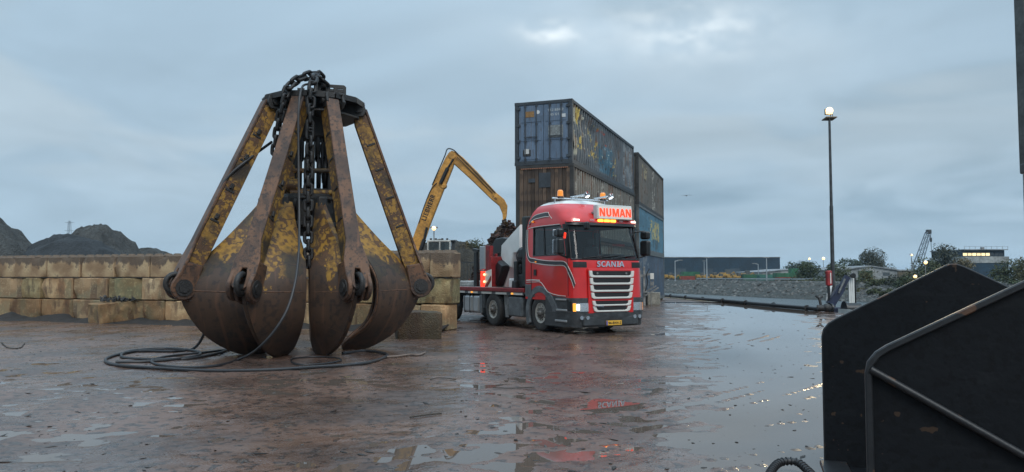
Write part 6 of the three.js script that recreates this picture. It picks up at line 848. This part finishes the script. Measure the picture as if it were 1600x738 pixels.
// lattice crane
{
  const Z = 155, a = at(1430, 428, Z), b = at(1451, 364, Z), c = thing('lattice_crane', 'grey lattice boom crane rising behind the bank trees', 'crane', [a.x, 0.6, -Z]), o = V(a.x, 0.6, -Z), A = a.clone().sub(o), B = b.clone().sub(o), dir = B.clone().sub(A), n = 14, side = V(-dir.y, dir.x, 0).normalize(), gm = S({ color: C(0.16, 0.2, 0.24), roughness: 0.6 });
  const chord = [], lace = []; const pt = (t, s, z) => A.clone().addScaledVector(dir, t).addScaledVector(side, s * lerp(0.65, 0.4, t)).add(V(0, 0, z * lerp(0.6, 0.35, t))); for (const s of [-1, 1]) for (const z of [-1, 1]) chord.push(rod(pt(0, s, z), pt(1, s, z), 0.11, 0.09, 6)); for (let i = 0; i < n; i++) for (const z of [-1, 1]) lace.push(rod(pt(i / n, i % 2 ? -1 : 1, z), pt((i + 1) / n, i % 2 ? 1 : -1, z), 0.06, 0.06, 5)); part('chord', chord, gm, c); part('lacing', lace, gm, c);
  part('boom_head', [rb(0.9, 0.9, 0.8, 0.15, B.x + 0.1, B.y + 0.2, 0)], M.plastic, c); part('hoist_rope', [rod(V(B.x + 0.5, B.y, 0), V(B.x + 0.55, B.y - 4.4, 0), 0.05, 0.05, 5), rb(0.35, 0.9, 0.35, 0.1, B.x + 0.52, B.y - 1.4, 0)], M.plastic, c); part('mast_tower', [rod(V(-0.3, 0, 0), V(-0.6, 4.6, 0), 0.1, 0.08, 6), rod(V(-0.6, 4.5, 0), V(A.x, A.y + 0.5, 0), 0.05, 0.05, 5)], M.galv, c); part('crane_house', [rb(3.2, 1.8, 2.4, 0.15, -0.6, 1.0, 0)], gm, c);
}
// lamp posts across the canal
const gl = 'street lamps across the canal';
lampPost('street_lamp', 'silver street lamp with arm over the road before the blue warehouse', 1055, 408, 0, 150, { arm: 1.0, group: gl, k: 1.4, mat: M.silver }); lampPost('street_lamp', 'silver street lamp with short arm before the end of the blue warehouse', 1185, 413, 0, 170, { arm: -0.8, group: gl, k: 1.4, mat: M.silver });
lampPost('flag_pole', 'plain silver pole before the blue warehouse', 1104.5, 404, 0, 150, { group: 'plain poles before the warehouse', k: 1.6, mat: M.silver }); lampPost('flag_pole', 'plain silver pole beside the pale shed and teal container', 1198, 404, 0, 150, { group: 'plain poles before the warehouse', k: 1.6, mat: M.silver }); lampPost('flag_pole', 'thinner shorter silver pole close beside a taller pole', 1100.5, 409, 0, 170, { group: 'plain poles before the warehouse', k: 1.0, mat: M.silver });
for (const [px, py, Z, r, lb] of [[1265, 405, 210, 0.3, 'lit white lamp on a pole above the pale shed'], [1287, 404.5, 190, 0.36, 'lit amber lamp on a pole behind the light mast'], [1425, 399, 150, 0.2, 'lit lamp on a pole left of the lattice crane'], [1446.5, 411, 118, 0.27, 'bright lamp glowing through the olive tree'], [1430, 433, 105, 0.24, 'low bright lamp below the lattice crane']]) lampPost('lit_lamp', lb, px, py, 0, Z, { lit: r });
// containers, machines and guard rail on the far quay
{
  const col = { green: [0.03, 0.17, 0.085], red: [0.36, 0.06, 0.035], yellow: [0.5, 0.3, 0.06], teal: [0.05, 0.2, 0.17] };
  const small = (c, px, Z, w, h, lab, y = 0.62, d = 2.4) => { const b = thing('storage_container', lab, 'container', [gx(px, Z), y, -Z], 0, c + ' containers across the canal'), m = cl(...col[c]); part('body', [bx(w, h, d, 0, h / 2, 0)], m, b); const r = []; for (let i = 0; i < Math.round(w / 0.6); i++) r.push(bx(0.25, h - 0.3, 0.06, -w / 2 + 0.4 + i * 0.6, h / 2, d / 2 + 0.03)); part('panel_rib', r, m, b); part('corner_post', [bx(0.16, h + 0.04, 0.16, -w / 2, h / 2, d / 2), bx(0.16, h + 0.04, 0.16, w / 2, h / 2, d / 2)], m, b); };
  small('green', 1066, 175, 3.4, 1.3, 'low green container beside the first armed street lamp'); small('green', 1078, 178, 3.8, 2.0, 'taller green container behind the low red bin'); small('red', 1073, 172, 3.0, 1.0, 'low red bin before two green containers'); small('green', 1184, 165, 6.5, 1.35, 'long green container before the end of the blue warehouse'); small('teal', 1202, 160, 4.6, 1.2, 'teal container beside the last plain pole'); small('green', 1228, 152, 4.4, 1.6, 'green container before the pale shed behind a red skip'); small('green', 1242, 190, 2.4, 2.9, 'tall narrow green container against the pale shed'); small('red', 1232, 148, 4.4, 0.8, 'flat red skip before the pale shed'); small('red', 1247, 186, 1.6, 1.5, 'small red box beside the tall narrow green container'); small('teal', 1250, 158, 3.0, 1.4, 'teal container half behind the dark bushy bank tree');
  const machine = (px, Z, s) => { const m = thing('yellow_machine', 'small yellow earth moving machine parked across the canal', 'machine', [gx(px, Z), 0.62, -Z], 0, 'yellow machines parked across the canal'), ym = cl(0.46, 0.27, 0.05); part('body', [rb(1.9 * s, 0.7 * s, 1.4, 0.1, -0.2, 0.85 * s, 0), rb(1.0 * s, 0.35, 1.2, 0.08, -0.7, 1.3 * s, 0)], ym, m); part('cab', [rb(0.8 * s, 0.9 * s, 1.1, 0.08, 0.35, 1.5 * s, 0)], cl(0.1, 0.11, 0.11), m); part('arm', [rod(V(0.7 * s, 1.0 * s, 0), V(1.5 * s, 1.55 * s, 0), 0.14), rod(V(1.5 * s, 1.55 * s, 0), V(1.9 * s, 0.5 * s, 0), 0.11)], ym, m); for (const x of [-0.7, 0.7]) part('wheel', cyl(0.42 * s, 0.42 * s, 1.5, x * s, 0.42 * s, 0, 'z', 14), M.tyre, m); };
  [[1045, 170, 0.9], [1052, 168, 0.8], [1095, 172, 0.9], [1104, 170, 0.75], [1114, 171, 0.95], [1124, 170, 0.8], [1134, 172, 1.25], [1142, 170, 0.8], [1152, 166, 0.85], [1160, 168, 0.8], [1165, 172, 1.15]].forEach((q) => machine(...q));
  const gr = thing('guard_rail', 'pale guard rail along the top of the stony far bank', 'guard rail', [0, 0, 0]), ra = [], A = [[30, -150], [38.5, -128], [44, -112]]; for (let i = 0; i < A.length - 1; i++) { const p = V(A[i][0] + 6, 1.15, A[i][1]), q = V(A[i + 1][0] + 6, 1.15, A[i + 1][1]); ra.push(bar(p, q, 0.06, 0.22)); const k = 8; for (let j = 0; j < k; j++) { const w = p.clone().lerp(q, j / k); part('post', bx(0.12, 0.7, 0.12, w.x + 0.1, 0.85, w.z), M.galv, gr); } } part('rail', ra, M.silver, gr);
}
// distant pylon and a gull
{
  const Z = 420, t = at(108, 345, Z), p = thing('power_pylon', 'thin distant lattice pylon above the slag heaps', 'pylon', [t.x, -0.06, -Z]), H = t.y, g = [], m = S({ color: C(0.2, 0.23, 0.25), roughness: 0.7 }); for (const [sx, sz] of [[1, 1], [1, -1], [-1, 1], [-1, -1]]) g.push(rod(V(sx * 2.0, 0, sz * 2.0), V(sx * 0.4, H, sz * 0.4), 0.16, 0.12, 5)); for (let i = 0; i < 12; i++) { const a = lerp(2.0, 0.4, i / 12), b = lerp(2.0, 0.4, (i + 1) / 12), s = i % 2 ? 1 : -1; g.push(rod(V(-a * s, H * i / 12, a), V(b * s, H * (i + 1) / 12, b), 0.09, 0.09, 4)); } part('tower', g, m, p); for (const k of [0.97, 0.83, 0.7]) part('cross_arm', bar(V(-2.6, H * k, 0), V(2.6, H * k, 0), 0.2, 0.2), m, p);
  const q = at(1073, 306, 70), b = thing('gull', 'small dark gull gliding above the canal', 'bird', [q.x, q.y, q.z]); const f = (s) => plate([[V(0.02 * s, 0, -0.08), V(0.02 * s, 0, 0.08)], [V(0.22 * s, 0.07, -0.07), V(0.22 * s, 0.07, 0.06)], [V(0.5 * s, 0.02, 0.02), V(0.5 * s, 0.02, 0.05)]], 0.015); const bd = part('body', [new THREE.SphereGeometry(0.06, 12, 8).scale(1, 0.85, 3), new THREE.SphereGeometry(0.04, 10, 8).translate(0, 0.02, 0.2)], M.galv, b); void bd; part('wing', f(1), M.galv, b); part('wing', f(-1), M.galv, b);
}
// sticks lying on the yard
{
  const stick = (pts, r, label) => single('stick', label, 'stick', tube(pts.map(([a, b]) => { const p = onLevel(a, b, 0.02); p.y = groundH(p.x, -p.z) + 0.016; return p; }), r, 14, 5), bark);
  stick([[672, 594], [684, 591], [700, 592], [712, 594]], 0.007, 'thin bent stick lying on the wet yard before the truck'); stick([[640, 652], [665, 650], [690, 648]], 0.009, 'short straight dark stick on the brown mud'); stick([[770, 606], [800, 606], [835, 605]], 0.007, 'long thin stick lying across the yard'); stick([[2, 536], [14, 544], [26, 545], [38, 537]], 0.012, 'forked twig lying at the wet yard edge by the wall');
}
scene.fog = new THREE.FogExp2(new THREE.Color(0.36, 0.48, 0.58), 0.0002);
renderer.render(scene, camera);
